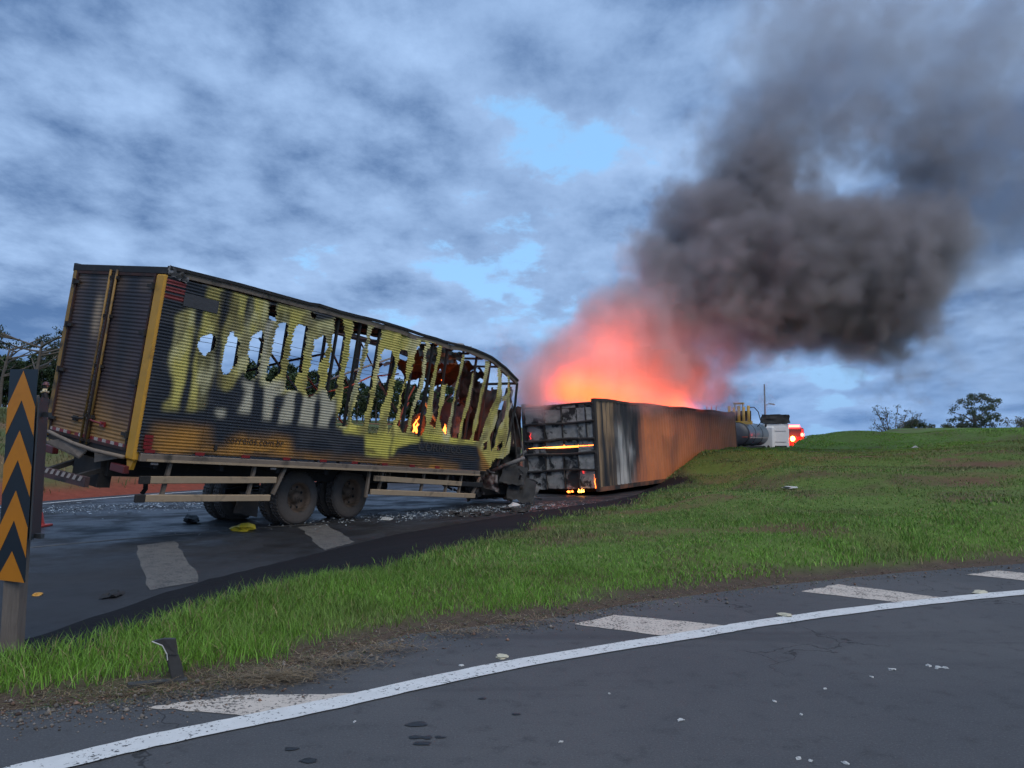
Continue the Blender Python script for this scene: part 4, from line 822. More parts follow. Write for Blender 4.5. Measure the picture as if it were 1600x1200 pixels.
MB().box((-1.8, 0, .95), (5.2, .9, .25)).build('chassis', m_dark, tr); MB().box((-2.2, 0, 1.15), (.9, .9, .14)).build('fifth_wheel', m_dark, tr)
for u in (1.3, -1.6, -2.9):
    for y in (-1., 1.): simple_wheel(tr, (u, y, .5), 0)
for y in (-1., 1.): MB().tube([(-.95, y, .75), (-1.2, y, 1.12), (-1.6, y, 1.22), (-2., y, 1.12), (-2.25, y, .75)], .06, 6).build('mudguard', m_dark, tr)
rv = thing('rescue_van', 'red emergency vehicle with bright red beacons beside the white truck cab', 'van', (27.9, 77.5, .0), Matrix.Rotation(R_(75), 3, 'Z') @ Matrix.Diagonal((1.15, 1.1, 1.3)))
m_redp = mat('red_vehicle_paint', (.35, .02, .02), rough=.4, var=.15)
b = MB(); sec = [(0, .55), (0, 1.55), (.25, 2.25), (1.9, 2.35), (2.7, 1.55), (3.9, 1.35), (4.0, .55)]
b.poly([(x, -.9, z) for x, z in sec], (0, 1, 0), 1.8); b.build('body', m_redp, rv, bevel=.06)
MB().poly([(.02, -.7, 1.55), (.02, .7, 1.55), (.22, .65, 2.15), (.22, -.65, 2.15)], (-1, 0, .3), .03).build('rear_window', m_dark, rv)
m_beac = mat('lit_red_lamp', (.8, .02, .02), emit=(1, .03, .02), estr=30.); m_beac2 = mat('lit_amber_lamp', (1, .4, .1), emit=(1, .25, .03), estr=40.)
for y in (-.72, .72):
    MB().lathe([(.01, -.04), (.12, -.03), (.15, .03), (.01, .06)], 12, Matrix.Translation((-.04, y, 1.75)) @ Matrix.Rotation(R_(90), 4, 'Z')).build('tail_lamp', m_beac, rv, True)
    MB().lathe([(.01, -.04), (.09, -.03), (.11, .03), (.01, .06)], 12, Matrix.Translation((-.04, y, 1.3)) @ Matrix.Rotation(R_(90), 4, 'Z')).build('tail_lamp', m_beac, rv, True)
MB().box((.9, 0, 2.42), (.3, 1.2, .16)).build('light_bar', m_beac, rv, bevel=.04)
MB().lathe([(.01, -.04), (.16, -.03), (.2, .03), (.01, .06)], 12, Matrix.Translation((-.06, .1, 1.45)) @ Matrix.Rotation(R_(90), 4, 'Z')).build('warning_lamp', m_beac2, rv, True)
for u in (.8, 3.2):
    for y in (-.8, .8): simple_wheel(rv, (u, y, .35), 0, .35, .24)
rl = bpy.data.lights.new('beacon_light', 'POINT'); rl.energy = 300; rl.color = (1, .05, .03); rl.shadow_soft_size = .2
ro_ = bpy.data.objects.new('beacon_light', rl); col.objects.link(ro_); ro_.parent = rv; ro_.location = (-.6, 0, 1.5)
lp = thing('street_lamp', 'tall grey lamp pole with one lamp rising behind the white truck cab', 'street lamp', (25.6, 79, 0))
m_pole = mat('galvanised_pole', (.12, .13, .15), rough=.5)
MB().tube([(0, 0, 0), (0, 0, 3), (0, 0, 7.4)], [.11, .10, .07], 10).build('pole', m_pole, lp, True)
MB().tube([(0, 0, 5.2), (.3, 0, 5.4), (.6, 0, 5.45)], .035, 6).build('arm', m_pole, lp); MB().box((.7, 0, 5.40), (.62, .28, .12), Matrix.Rotation(.15, 3, 'Y'), .7).build('lamp_head', m_pole, lp)

# ------------------------------------------------------------------ chevron marker at the gore
sg_ = thing('chevron_marker', 'tall black and orange chevron marker board on a weathered post at the left', 'sign', (-3.78, 5.98, hz1(-3.78, 5.98) - .02), Matrix.Rotation(R_(1.6), 3, 'Y') @ Matrix.Rotation(R_(1.), 3, 'X'))
m_post = mat('weathered_post', (.16, .135, .115), rough=.9, var=.35, scale=6, stretch=(6, 6, .6), dirt=(.07, .06, .05), dirt_amt=(.5, .7), bump=.5, bscale=25)
m_navy = mat('dark_navy_sheeting', (.016, .026, .036), rough=.35, var=.15, scale=5); m_amber = mat('orange_sheeting', (.52, .19, .012), rough=.4, var=.12, scale=6, dirt=(.34, .12, .012), dirt_amt=(.5, .8))
MB().box((0, .05, .95), (.125, .11, 2.0)).build('post', m_post, sg_, bevel=.006)
zt = 2.14; zb = .55; hw = .14
ax = Vector((.95, -.312, 0)); nrm = Vector((-.312, -.95, 0))
C0 = Vector((.015, -.035, 0))
def pp(s, z, o=0.): return C0 + ax * s + nrm * o + Vector((0, 0, z))
plate = MB().poly([pp(-hw, zb), pp(hw, zb), pp(hw, zt), pp(-hw, zt)], nrm, .004).build('plate', m_navy, sg_)
per, kdrop, th = .452, .27, .225
for k in range(4):
    t0 = zt - .01 - k * per
    a = lambda s, o_: max(t0 - o_ - kdrop * abs(s) / hw, zb)
    pts = [pp(-hw, a(hw, 0), .0045), pp(0, a(0, 0), .0045), pp(hw, a(hw, 0), .0045), pp(hw, a(hw, th), .0045), pp(0, a(0, th), .0045), pp(-hw, a(hw, th), .0045)]
    if a(0, th) <= zb: pts = pts[:3]; pts = [pp(-hw, zb, .0045), pp(0, a(0, 0), .0045), pp(hw, zb, .0045)]
    f = [(0, 1, 4, 5), (1, 2, 3, 4)] if len(pts) == 6 else [(0, 1, 2)]
    mb = MB(); top = [p + nrm * .0015 for p in pts]
    mb.add(top, [tuple(reversed(x)) for x in f]); mb.build('chevron', m_amber, sg_)
m_back = mat('dark_sign_back', (.03, .035, .042), rough=.6)
bx = Vector((-.34, .94, 0)); C1 = C0 + ax * (hw + .006) + Vector((0, .01, 0))
MB().poly([C1 + Vector((0, 0, .86)), C1 + bx * .32 + Vector((0, 0, .86)), C1 + bx * .32 + Vector((0, 0, 1.93)), C1 + Vector((0, 0, 1.93))], (.94, .34, 0), .012).build('rear_plate', m_back, sg_)
for z in (.88, 1.80): MB().bar((-.05, .10, z), (.20, .02, z), .03, .035).build('bracket', m_back, sg_); 

cn = thing('traffic_cone', 'red traffic cone standing on the road behind the chevron marker', 'cone', (-8.98, 14.87, 0))
m_cone = mat('cone_red', (.50, .045, .025), rough=.5, var=.15)
MB().box((0, 0, .02), (.42, .42, .04)).build('base', m_cone, cn, bevel=.008)
MB().lathe([(.16, .04), (.15, .06), (.035, .72), (.02, .73), (.001, .73)], 20, Matrix.Rotation(R_(90), 4, 'X')).build('body', m_cone, cn, True)
for z0, z1 in ((.28, .38), (.5, .6)):
    rad = lambda z: .15 - (z - .06) / .66 * .115 + .003
    MB().lathe([(rad(z0), z0), (rad(z1), z1)], 20, Matrix.Rotation(R_(90), 4, 'X')).build('reflective_band', m_white, cn, True)

# ------------------------------------------------------------------ firefighter standing behind the truck
px_, py_ = -19.9, 33.2; pz = hz1(px_, py_)
man = thing('person', 'firefighter in dark jacket with pale reflective bands standing behind the box truck', 'person', (px_, py_, pz), Matrix.Rotation(R_(35), 3, 'Z'))
def skinned(name, verts, edges, radii, m, parent, sub=2, root=0):
    me = bpy.data.meshes.new(name); me.from_pydata(verts, edges, []); o = bpy.data.objects.new(name, me); col.objects.link(o)
    o.modifiers.new('s', 'SKIN'); 
    for i, r in enumerate(radii): me.skin_vertices[0].data[i].radius = r if isinstance(r, tuple) else (r, r)
    me.skin_vertices[0].data[root].use_root = True
    o.modifiers.new('d', 'SUBSURF').levels = sub
    bpy.context.view_layer.update(); nm = bpy.data.meshes.new_from_object(o.evaluated_get(bpy.context.evaluated_depsgraph_get()))
    bpy.data.objects.remove(o); nm.name = name; return link(name, nm, m, parent, True)
pv = [(0, 0, .95), (0, 0, 1.15), (0, .01, 1.38), (0, .0, 1.50), (.02, 0, 1.60), (.03, 0, 1.72)]; pe = [(0, 1), (1, 2), (2, 3), (3, 4), (4, 5)]; pr = [(.17, .13), (.16, .12), (.19, .13), .065, .095, .09]
def chain(pts, rs, at):
    k = at
    for p, r in zip(pts, rs): pv.append(p); pr.append(r); pe.append((k, len(pv) - 1)); k = len(pv) - 1
    return k
for s in (-1, 1):
    h = chain([(0, s * .20, 1.40), (.02, s * .25, 1.13), (.18, s * .22, .95)], [.075, .06, .048], 2)
    h = chain([(.24, s * .21, .91), (.28, s * .20, .88)], [(.03, .042), (.022, .04)], h)
    for j in range(4): chain([(.33, s * (.165 + j * .022), .86 - .002 * j), (.355 - .004 * j, s * (.165 + j * .022), .825)], [.010, .008], h)
    chain([(.27, s * .15, .87), (.30, s * .14, .84)], [.011, .009], h)
    chain([(0.01, s * .10, .86), (.03, s * .12, .50), (-.01, s * .12, .10), (.12, s * .13, .05)], [.105, .08, .06, .05], 0)
m_suit = mat('dark_turnout_suit', (.022, .02, .022), rough=.85, var=.3)
skinned('body', pv, pe, pr, m_suit, man)
m_skin = mat('skin', (.30, .16, .10), rough=.6)
MB().lathe([(.001, .115), (.05, .105), (.085, .05), (.088, 0), (.07, -.07), (.04, -.10), (.001, -.105)], 14, Matrix.Translation((.045, 0, 1.655)) @ Matrix.Rotation(R_(90), 4, 'X')).box((.135, 0, 1.65), (.03, .025, .045)).box((.04, .092, 1.65), (.03, .015, .05)).box((.04, -.092, 1.65), (.03, .015, .05)).build('head', m_skin, man, True)
MB().lathe([(.155, 0), (.15, .012), (.118, .02), (.11, .08), (.075, .135), (.001, .155)], 18, Matrix.Translation((.03, 0, 1.68)) @ Matrix.Rotation(R_(90), 4, 'X')).build('helmet', mat('maroon_helmet', (.09, .02, .02), rough=.4), man, True)
m_band = mat('reflective_band', (.50, .42, .25), rough=.4)
for z, a, b in ((1.06, .215, .165), (1.36, .235, .165)): MB().lathe([(1., 0), (1., .06)], 20, Matrix.Translation((0, 0, z)) @ Matrix.Diagonal((b, a, 1, 1)) @ Matrix.Rotation(R_(90), 4, 'X')).build('jacket_band', m_band, man, True)
for s in (-1, 1): MB().bar((.0, s * .10, 1.50), (-.03, s * .26, 1.38), .16, .05).build('jacket_band', m_band, man)

# ------------------------------------------------------------------ trees
m_bark = mat('grey_bark', (.10, .085, .07), rough=.9, var=.4, scale=3)
def leafmat(name, c):
    m = mat(name, c, rough=.7, var=.5, scale=1.2, spec=.2); return m
LEAF = [leafmat('dark_foliage', (.030, .048, .022)), leafmat('green_foliage', (.042, .068, .026)), leafmat('olive_foliage', (.06, .075, .032))]
def leaves(name, centres, radii, n_each, size, m, parent, seed, flat=1.):
    g = np.random.default_rng(seed); cs = np.asarray(centres, float); n = len(cs) * n_each
    c = np.repeat(cs, n_each, 0); r = np.repeat(np.asarray(radii, float), n_each)
    d = g.normal(size=(n, 3)); d /= np.linalg.norm(d, axis=1)[:, None]; d *= (g.random(n) ** .45 * r)[:, None]; d[:, 2] *= flat
    p = c + d; a = g.normal(size=(n, 3)); a /= np.linalg.norm(a, axis=1)[:, None]; b = np.cross(a, g.normal(size=(n, 3))); b /= np.linalg.norm(b, axis=1)[:, None]
    s = (size * g.uniform(.5, 1.3, n))[:, None]
    V = np.stack([p - a * s, p + b * s * .55, p + a * s, p - b * s * .55], 1).reshape(-1, 3)
    return fastmesh(name, V, np.arange(4 * n).reshape(-1, 4), m, parent)
def grow(seed, h, spread, levels=3, first=.35, up=.5, nb=5, flat=False, r0=.16):
    rr = random.Random(seed); mb = MB(); ends = []
    def br(p, d, ln, r, lev):
        pts = [p]; q = p.copy(); dd = d.copy()
        for k in range(4):
            dd = (dd + Vector((rr.uniform(-.18, .18), rr.uniform(-.18, .18), rr.uniform(-.05, .14) * (0 if flat else 1)))).normalized(); q = q + dd * ln / 4; pts.append(q.copy())
        mb.tube(pts, [r, r * .85, r * .7, r * .55, r * .4], 6 if lev == 0 else 4, False)
        if lev >= levels: ends.append((pts[-1], ln)); ends.append((pts[2], ln * .8)); return
        for k in range(nb if lev == 0 else 3):
            t = rr.uniform(.45, 1.) if lev == 0 else rr.uniform(.5, 1.)
            i = min(int(t * 4), 3); s = pts[i].lerp(pts[i + 1], t * 4 - i) if i < 4 else pts[-1]
            an = rr.uniform(0, 6.28) if lev == 0 else math.atan2(dd.y, dd.x) + rr.uniform(-1., 1.)
            nd_ = Vector((math.cos(an) * spread, math.sin(an) * spread, up * rr.uniform(.5, 1.4))).normalized()
            br(s, nd_, ln * rr.uniform(.5, .75), r * .5, lev + 1)
    br(Vector((0, 0, 0)), Vector((0, 0, 1)), h * first, r0, 0); return mb, ends
def tree(name, label, loc, h, seed, leaf, spread=1., first=.45, up=.5, nb=6, n_each=28, size=.2, cr=.55, flat=1., levels=2, group=None, r0=.16, isflat=False, wide=1.):
    t = thing(name, label, 'tree', loc, Matrix.Rotation(seed * 1.7, 3, 'Z'), group)
    mb, ends = grow(seed, h, spread, levels, first, up, nb, isflat, r0)
    zmax = max(e[0].z for e in ends); k = h / (zmax + cr * .6)
    sv = Vector((k * wide, k * wide, k)); mb.v = [tuple(Vector(p) * sv) for p in mb.v]; mb.build('trunk', m_bark, t, True)
    leaves('crown', [tuple(e[0] * sv) for e in ends], [cr * random.uniform(.7, 1.3) for e in ends], n_each, size, leaf, t, seed, flat)
    return t
def G(x, y): return (x, y, hz1(x, y) - .1)
# wood beyond the far bank
protos = []
g = random.Random(3)
bearings = [(-.672, 0), (-.652, 0), (-.638, 0), (-.623, 0), (-.608, 0), (-.593, 0), (-.578, 0), (-.561, 0), (-.649, 2), (-.631, 2), (-.616, 2), (-.602, 2), (-.587, 2), (-.662, 2)] + [(-.549 + k * .0078 + g.uniform(-.0033, .0033), 1) for k in range(66)]
def wood_tree(seed, h, rad, leaf, lo=.18):
    t = thing('wood_tree', 'dark leafy tree in the distant wood behind the box truck', 'tree', (0, 0, 0), None, 'trees of the distant wood'); g2 = random.Random(seed)
    MB().tube([(0, 0, 0), (g2.uniform(-.1, .1), 0, h * .5), (g2.uniform(-.2, .2), 0, h * .93)], [.13, .09, .03], 5).build('trunk', m_bark, t)
    cs = []; rs = []
    for k in range(34):
        z = g2.uniform(lo, .97); w_ = rad * math.sin(math.pi * min(1, (z - lo + .12) / (1.12 - lo))) ** .7; a = g2.uniform(0, 6.28); q = g2.random() ** .5
        cs.append((math.cos(a) * w_ * q, math.sin(a) * w_ * q, z * h)); rs.append(rad * g2.uniform(.28, .5))
    leaves('crown', cs, rs, 46, .17, leaf, t, seed, .9); return t
for k, (brg, near) in enumerate(bearings):
    Yd = g.uniform(88, 104) if k % 3 else g.uniform(104, 122); Xw = brg * Yd
    if k < 4: t = wood_tree(20 + k, (6.2, 5.4, 5.8, 5.0)[k], (1.3, 1.6, 1.2, 1.5)[k], LEAF[(0, 1, 0, 0)[k]]); protos.append(t)
    else: t = copy_tree(protos[k % 4])
    s = g.uniform(.8, 1.1) * (Yd / 100)
    if -.344 < brg < -.27: s *= 1.12
    if brg > -.131: s *= .85
    if near == 2: s *= 1.35
    t.matrix_world = Matrix.Translation(G(Xw, Yd)) @ Matrix.Rotation(g.uniform(0, 6), 4, 'Z') @ Matrix.Diagonal((s * 1.1, s * 1.1, s, 1))
tree('umbrella_tree', 'tall open flat-topped tree rising over the wood at the far left', G(-51.5, 84), 10.2, 41, LEAF[0], 1.7, .5, .42, 8, 20, .13, .6, .3, 3, None, .2)
tree('umbrella_tree', 'feathery tree at the left edge behind the chevron marker', G(-56.5, 86), 9.8, 47, LEAF[0], 1.6, .5, .5, 8, 16, .13, .6, .35, 3, None, .18)
# pair on the right skyline
bt = thing('bare_tree', 'thin sparse-leaved spreading tree on the right skyline', 'tree', G(49.0, 100)); g3 = random.Random(91); mb = MB(); tips = []
for k in range(15):
    az = g3.uniform(0, 6.28); tl = R_(g3.uniform(8, 62)); ln = g3.uniform(3.4, 4.6) * (1 - .12 * (tl > .8)); p0 = Vector((g3.uniform(-.5, .5), g3.uniform(-.3, .3), .2))
    d0 = Vector((math.sin(tl) * math.cos(az) * 1.2, math.sin(tl) * math.sin(az), math.cos(tl))).normalized(); pts = [p0]
    for q in range(5): d0 = (d0 + Vector((g3.uniform(-.12, .12), g3.uniform(-.12, .12), .03))).normalized(); pts.append(pts[-1] + d0 * ln / 5)
    mb.tube(pts, [.11, .085, .065, .05, .035, .02], 5, False); tips.append(pts[-1])
    for b_ in range(7):
        i_ = g3.randint(2, 5); e0 = (d0 + Vector((g3.uniform(-.8, .8), g3.uniform(-.8, .8), g3.uniform(-.1, .5)))).normalized(); l2 = g3.uniform(.5, 1.1); m1 = pts[i_] + e0 * l2 * .5; e1 = pts[i_] + e0 * l2 + Vector((0, 0, .1))
        mb.tube([pts[i_], m1, e1], [.035, .026, .015], 4, False); tips += [e1]
mb.build('trunk', m_bark, bt, True); leaves('crown', [tuple(p) for p in tips], [.45] * len(tips), 13, .10, LEAF[2], bt, 92, .5)
rt = thing('round_tree', 'dense round dark green tree on the right skyline', 'tree', G(60.3, 102)); g2 = random.Random(77)
MB().tube([(0, 0, 0), (.1, 0, 1.2), (-.1, 0, 2.6)], [.25, .2, .1], 6).tube([(.1, 0, 1.0), (1.2, 0, 2.2), (2.0, .2, 2.7)], [.12, .08, .03], 5).tube([(.0, 0, 1.0), (-1.2, 0, 1.9), (-2.2, .2, 2.2)], [.12, .08, .03], 5).build('trunk', m_bark, rt)
cs = []
for k in range(60):
    a = g2.uniform(0, 6.28); q = g2.random() ** .5; z = g2.uniform(1.1, 4.6); w_ = 3.1 * math.sqrt(max(.05, 1 - ((z - 2.0) / 2.75) ** 2)); cs.append((math.cos(a) * q * w_ + .15 * z, math.sin(a) * q * w_, z))
leaves('crown', cs, [g2.uniform(.35, .7) for _ in cs], 75, .12, LEAF[1], rt, 78, .75)
def bush(label, loc, wd, h, seed, leaf, n=9, ne=150):
    t = thing('bush', label, 'bush', loc, None); g2 = random.Random(seed)
    cs = [(g2.uniform(-wd / 2, wd / 2), g2.uniform(-.8, .8), h * g2.uniform(.2, .6)) for _ in range(n)]
    mb = MB()
    for c in cs: mb.tube([(c[0] * .6, c[1] * .6, 0), c], .03, 4)
    mb.build('stem', m_bark, t); leaves('foliage', cs, [h * .38] * n, ne, .12, leaf, t, seed, .9); return t
bush('low dark bush at the foot of the sparse tree on the skyline', G(48.2, 99), 6.6, 1.9, 3, LEAF[1], 18, 190)
bush('small dark bush right of the sparse tree on the skyline', G(51.2, 100), 2.2, 1.8, 4, LEAF[0], 8)
bush('long low scrub left of the round tree on the skyline', G(55.8, 101), 5.5, 1.2, 5, LEAF[2], 12, 110)
bush('pale tall scrub at the right edge of the skyline', G(64.8, 98), 6.5, 2.0, 6, leafmat('dry_foliage', (.09, .088, .055)), 16, 130)
bush('dark scrub under the round tree on the skyline', G(60.2, 101), 5.0, 1.5, 7, LEAF[0], 12, 110)
bush('scrub beyond the right edge of the skyline', G(70.5, 99), 6.0, 1.7, 8, leafmat('dry_foliage', ()), 14, 110)

# ------------------------------------------------------------------ grass
def blades(P, Hh, Wd, lean, colr, name, m, label, seed):
    g = np.random.default_rng(seed); n = len(P); a = g.random(n) * 2 * np.pi; w_ = np.stack([np.cos(a), np.sin(a), np.zeros(n)], 1) * (Wd / 2)[:, None]
    b = g.random(n) * 2 * np.pi; ld = np.stack([np.cos(b), np.sin(b), np.zeros(n)], 1) * (lean * Hh)[:, None]; up = np.zeros((n, 3)); up[:, 2] = Hh
    up[:, 2] *= np.sqrt(np.clip(1 - .6 * lean ** 2, .1, 1))
    m1 = P + ld * .28 + up * .55; tp = P + ld + up
    V = np.stack([P - w_, P + w_, m1 + w_ * .75, m1 - w_ * .75, tp], 1).reshape(-1, 3)
    k = np.arange(n)[:, None] * 5; F = np.concatenate([k + [0, 1, 2], k + [0, 2, 3], k + [3, 2, 4]], 0)
    C = np.repeat(colr, 5, 0)
    o = fastmesh(name, V, F, m, None, False, C); return tag(o, label, 'grass', None, 'stuff')
m_grass = mat('grass_blades', attr='col', rough=.55, var=.15, scale=3, spec=.3)
def scatter(seed, box, per_m2, cond):
    g = np.random.default_rng(seed); x0, x1, y0, y1 = box; n = int((x1 - x0) * (y1 - y0) * per_m2)
    x = g.uniform(x0, x1, n); y = g.uniform(y0, y1, n); k = cond(x, y, g); return x[k], y[k], g
def in_view(x, y): return np.abs(x) < .70 * y + .5
def on_island(x, y, g):
    k = in_view(x, y) & inpoly(x, y, ISLAND); x_, y_ = x[k], y[k]
    dn = dline(x_, y_, NEAR); left = inpoly(x_, y_, SOIL + FAR[:13][::-1]); ds = dline(x_, y_, SOIL)
    pr = sm(.35, .75, dn + .35 * (fbm(x_ * 2.2, y_ * 2.2, 41) - .5)) * np.where(left, np.exp(-ds / .10) * .6, sm(-.02, .12, ds))
    dirt = sm(.50, .74, .75 * fbm(x_ * .5 + 4, y_ * .7, 31) + .25 * fbm(x_ * 2.5, y_ * 2.5, 32)) * sm(8, 13, y_) * (1 - sm(24, 30, y_))
    pr *= 1 - .9 * dirt; pr *= .55 + .45 * sm(.3, .5, fbm(x_ * 1.1, y_ * 1.1, 35))
    kk = np.zeros(k.shape, bool); kk[np.where(k)[0][g.random(len(x_)) < pr]] = True; return kk
PX, PY, PH, PW = [], [], [], []
for sd, box, den, far, hs, wd in ((1, (-5, 5, 3.5, 9), 3600, (0, 9), 1., .0065), (2, (-5, 11, 5, 15), 1500, (9, 15), .95, .010), (3, (-2, 19, 12, 27), 430, (15, 27), .85, .019), (4, (2, 34, 20, 48), 260, (27, 50), .9, .028)):
    x, y, g_ = scatter(sd, box, den, lambda a, b, g: on_island(a, b, g)); r = np.hypot(x, y); k = (r >= far[0]) & (r < far[1]); x, y = x[k], y[k]
    dn = dline(x, y, NEAR); df = dline(x, y, SOIL)
    tall = .045 + .05 * np.exp(-np.minimum(dn, df * 1.2) / 1.1) + .05 * sm(.5, .75, fbm(x * .9, y * .9, 77)) + .05 * (1 - sm(-2.5, 0, x))
    PX.append(x); PY.append(y); PH.append(tall * hs * g_.uniform(.55, 1.25, len(x))); PW.append(np.full(len(x), wd) * g_.uniform(.7, 1.3, len(x)))
x, y, h_, wd = map(np.concatenate, (PX, PY, PH, PW)); g_ = np.random.default_rng(8)
dn = dline(x, y, NEAR); pt = fbm(x * .6, y * .6, 81); lush = np.clip(np.exp(-dn / 2.2) + sm(26, 34, y) * .8, 0, 1)
C = np.zeros((len(x), 3)) + np.array([.115, .19, .042]); C = mixv(C, (.16, .35, .036), lush * .9)
C = mixv(C, (.135, .145, .06), sm(.5, .72, pt) * (1 - .7 * lush)); dry = g_.random(len(x)) < (.07 + .16 * sm(.45, .7, fbm(x * .8, y * .8, 83)) * (1 - lush))
C[dry] = np.array([.26, .22, .11]); C *= (g_.uniform(.6, 1.35, len(x)) * (.75 + .5 * fbm(x * 3, y * 3, 87)))[:, None]
blades(np.stack([x, y, height(x, y) - .01], 1), h_, wd, g_.uniform(.15, .95, len(x)), C, 'grass', m_grass, 'green grass covering the mound between the two roads', 9)
# rough growth on the far bank
def on_bank(a, b, g):
    k = in_view(a, b) & inpoly(a, b, BACKP); d_ = dline(a, b, BACK); return k & (d_ > .8) & (g.random(len(a)) < .25 + .75 * sm(1.2, 5, d_ + 2 * (fbm(a * .5, b * .5, 91) - .5)))
x, y, g_ = scatter(12, (-40, 0, 18, 60), 34, on_bank); C = np.zeros((len(x), 3)) + np.array([.085, .105, .04]); C = mixv(C, (.17, .12, .06), sm(.4, .6, fbm(x * .35, y * .35, 62)) * (1 - sm(30, 45, np.hypot(x, y)))); C *= g_.uniform(.6, 1.3, len(x))[:, None]
blades(np.stack([x, y, height(x, y) - .02], 1), g_.uniform(.10, .30, len(x)), g_.uniform(.02, .05, len(x)), g_.uniform(.2, .9, len(x)), C, 'bank_grass', m_grass, 'rough dry grass on the red earth bank beyond the highway', 13)
# straw by the verge
n = 2600; t_ = np.random.default_rng(14); cen = np.array([(-1.55, 5.42), (-1.25, 5.75), (-1.0, 6.1), (-1.75, 5.3), (-.4, 6.65), (.1, 7.0), (-2.2, 5.1)])[t_.choice(7, n, p=[.3, .2, .14, .14, .08, .07, .07])]
x = cen[:, 0] + t_.normal(0, .16, n); y = cen[:, 1] + t_.normal(0, .08, n); C = np.zeros((n, 3)) + np.array([.25, .185, .11]); C *= t_.uniform(.35, 1.2, n)[:, None]
blades(np.stack([x, y, np.maximum(height(x, y), 0) + t_.uniform(0, .045, n)], 1), t_.uniform(.03, .06, n), t_.uniform(.004, .008, n), t_.uniform(1.5, 4.5, n), C, 'dry_straw', m_grass, 'cut brown straw lying along the verge', 15)

# ------------------------------------------------------------------ debris
def shard(name, label, cat, x, y, s, m, seed, group=None, z=0., flat=.35, el=1.):
    g2 = random.Random(seed); bm = bmesh.new(); bmesh.ops.create_icosphere(bm, subdivisions=2, radius=1)
    for v_ in bm.verts:
        k = 1 + .45 * (g2.random() - .5) * 2; v_.co = Vector((v_.co.x * s * el * k, v_.co.y * s * k, max(v_.co.z, -.35) * s * flat * k))
    me = bpy.data.meshes.new(name); bm.to_mesh(me); bm.free(); o = link(name, me, m)
    o.location = (x, y, z + .35 * s * flat); o.rotation_euler = (0, 0, g2.uniform(0, 6)); return tag(o, label, cat, group)
m_foam = mat('pale_foam', (.52, .48, .36), rough=.9, var=.3, scale=20, bump=.3, bscale=60); m_chip = mat('pale_chip', (.48, .48, .46), rough=.6, var=.2)
shard('foam_lump', 'pale yellowish foam lump on the shoulder just above the white line', 'foam', -.08, 5.93, .045, m_foam, 1)
shard('foam_lump', 'pale foam lump on the shoulder between the two right hatch stripes', 'foam', 2.5, 7.3, .05, m_foam, 2, None, 0, .4, 1.5)
shard('foam_lump', 'pale flat foam lump beside the white line at the right edge', 'foam', 4.95, 8.42, .06, m_foam, 3, None, 0, .3, 1.8)
shard('foam_lump', 'small white foam bead on the shoulder left of the yellowish lump', 'foam', -.36, 5.72, .018, m_chip, 4)
shard('yellow_scrap', 'bright yellow crumpled scrap on the road below the rear wheels', 'scrap', -4.87, 14.28, .17, mat('yellow_scrap', (.50, .40, .03), rough=.6, var=.4, scale=8), 5, None, 0, .5, 1.3)
shard('orange_scrap', 'small orange scrap on the road right of the marker post', 'scrap', -4.95, 8.3, .045, mat('orange_scrap', (.5, .25, .04), rough=.6), 6, None, 0, .4, 1.4)
shard('black_scrap', 'small black rubber scrap on the road near the nearer faded stripe', 'scrap', -4.15, 8.25, .10, m_black, 7, None, 0, .45, 1.8)
shard('black_scrap', 'black burnt scrap beside the left rear wheels', 'scrap', -6.3, 15.5, .14, m_black, 8, None, 0, .8, 1.5)
shard('white_scrap', 'small white litter scrap lying in the brown patch of the mound', 'litter', 6.1, 17.3, .10, m_chip, 9, None, hz1(6.1, 17.3) + .03, .4, 1.6)
shard('white_scrap', 'tiny white litter scrap high on the green mound at the right', 'litter', 17.5, 34, .10, m_chip, 10, None, hz1(17.5, 34) + .05, .6, 1.2)
for k, (x, y, s) in enumerate(((1.62, 4.95, .014), (.97, 4.62, .02), (2.45, 5.45, .014), (2.03, 5.2, .013), (1.7, 4.72, .012), (2.67, 5.62, .024), (2.98, 5.72, .02), (3.03, 5.68, .018), (3.07, 5.66, .022), (3.0, 5.65, .014), (.26, 4.3, .012), (1.45, 4.08, .016), (1.5, 4.05, .012), (1.66, 4.02, .018), (-.9, 4.6, .012), (.62, 5.1, .010))):
    shard('road_chip', 'tiny pale chip scattered on the foreground asphalt', 'chip', x, y, s * .75, m_chip, 30 + k, 'pale chips on the foreground asphalt', .0, .5, 1.5)
g2 = random.Random(21)
for k in range(12):
    x = -1.2 + k * .17 + g2.uniform(-.1, .1); y = 17.0 + k * .16 + g2.uniform(-.5, .6)
    shard('burnt_lump', 'dark burnt lump among the rubbish in front of the wreck', 'debris', x, y, g2.uniform(.05, .13), m_char2, 60 + k, 'burnt lumps in front of the wreck', 0, .6, 1.4)
shard('white_plastic_shard', 'long white plastic shard on the road in front of the wreck', 'debris', .02, 18.8, .16, m_chip, 80, None, .02, .5, 2.2)
shard('white_plastic_shard', 'flat pale shard on the road between wheels and wreck', 'debris', -2.6, 16.3, .12, m_chip, 81, None, 0, .2, 2.2)
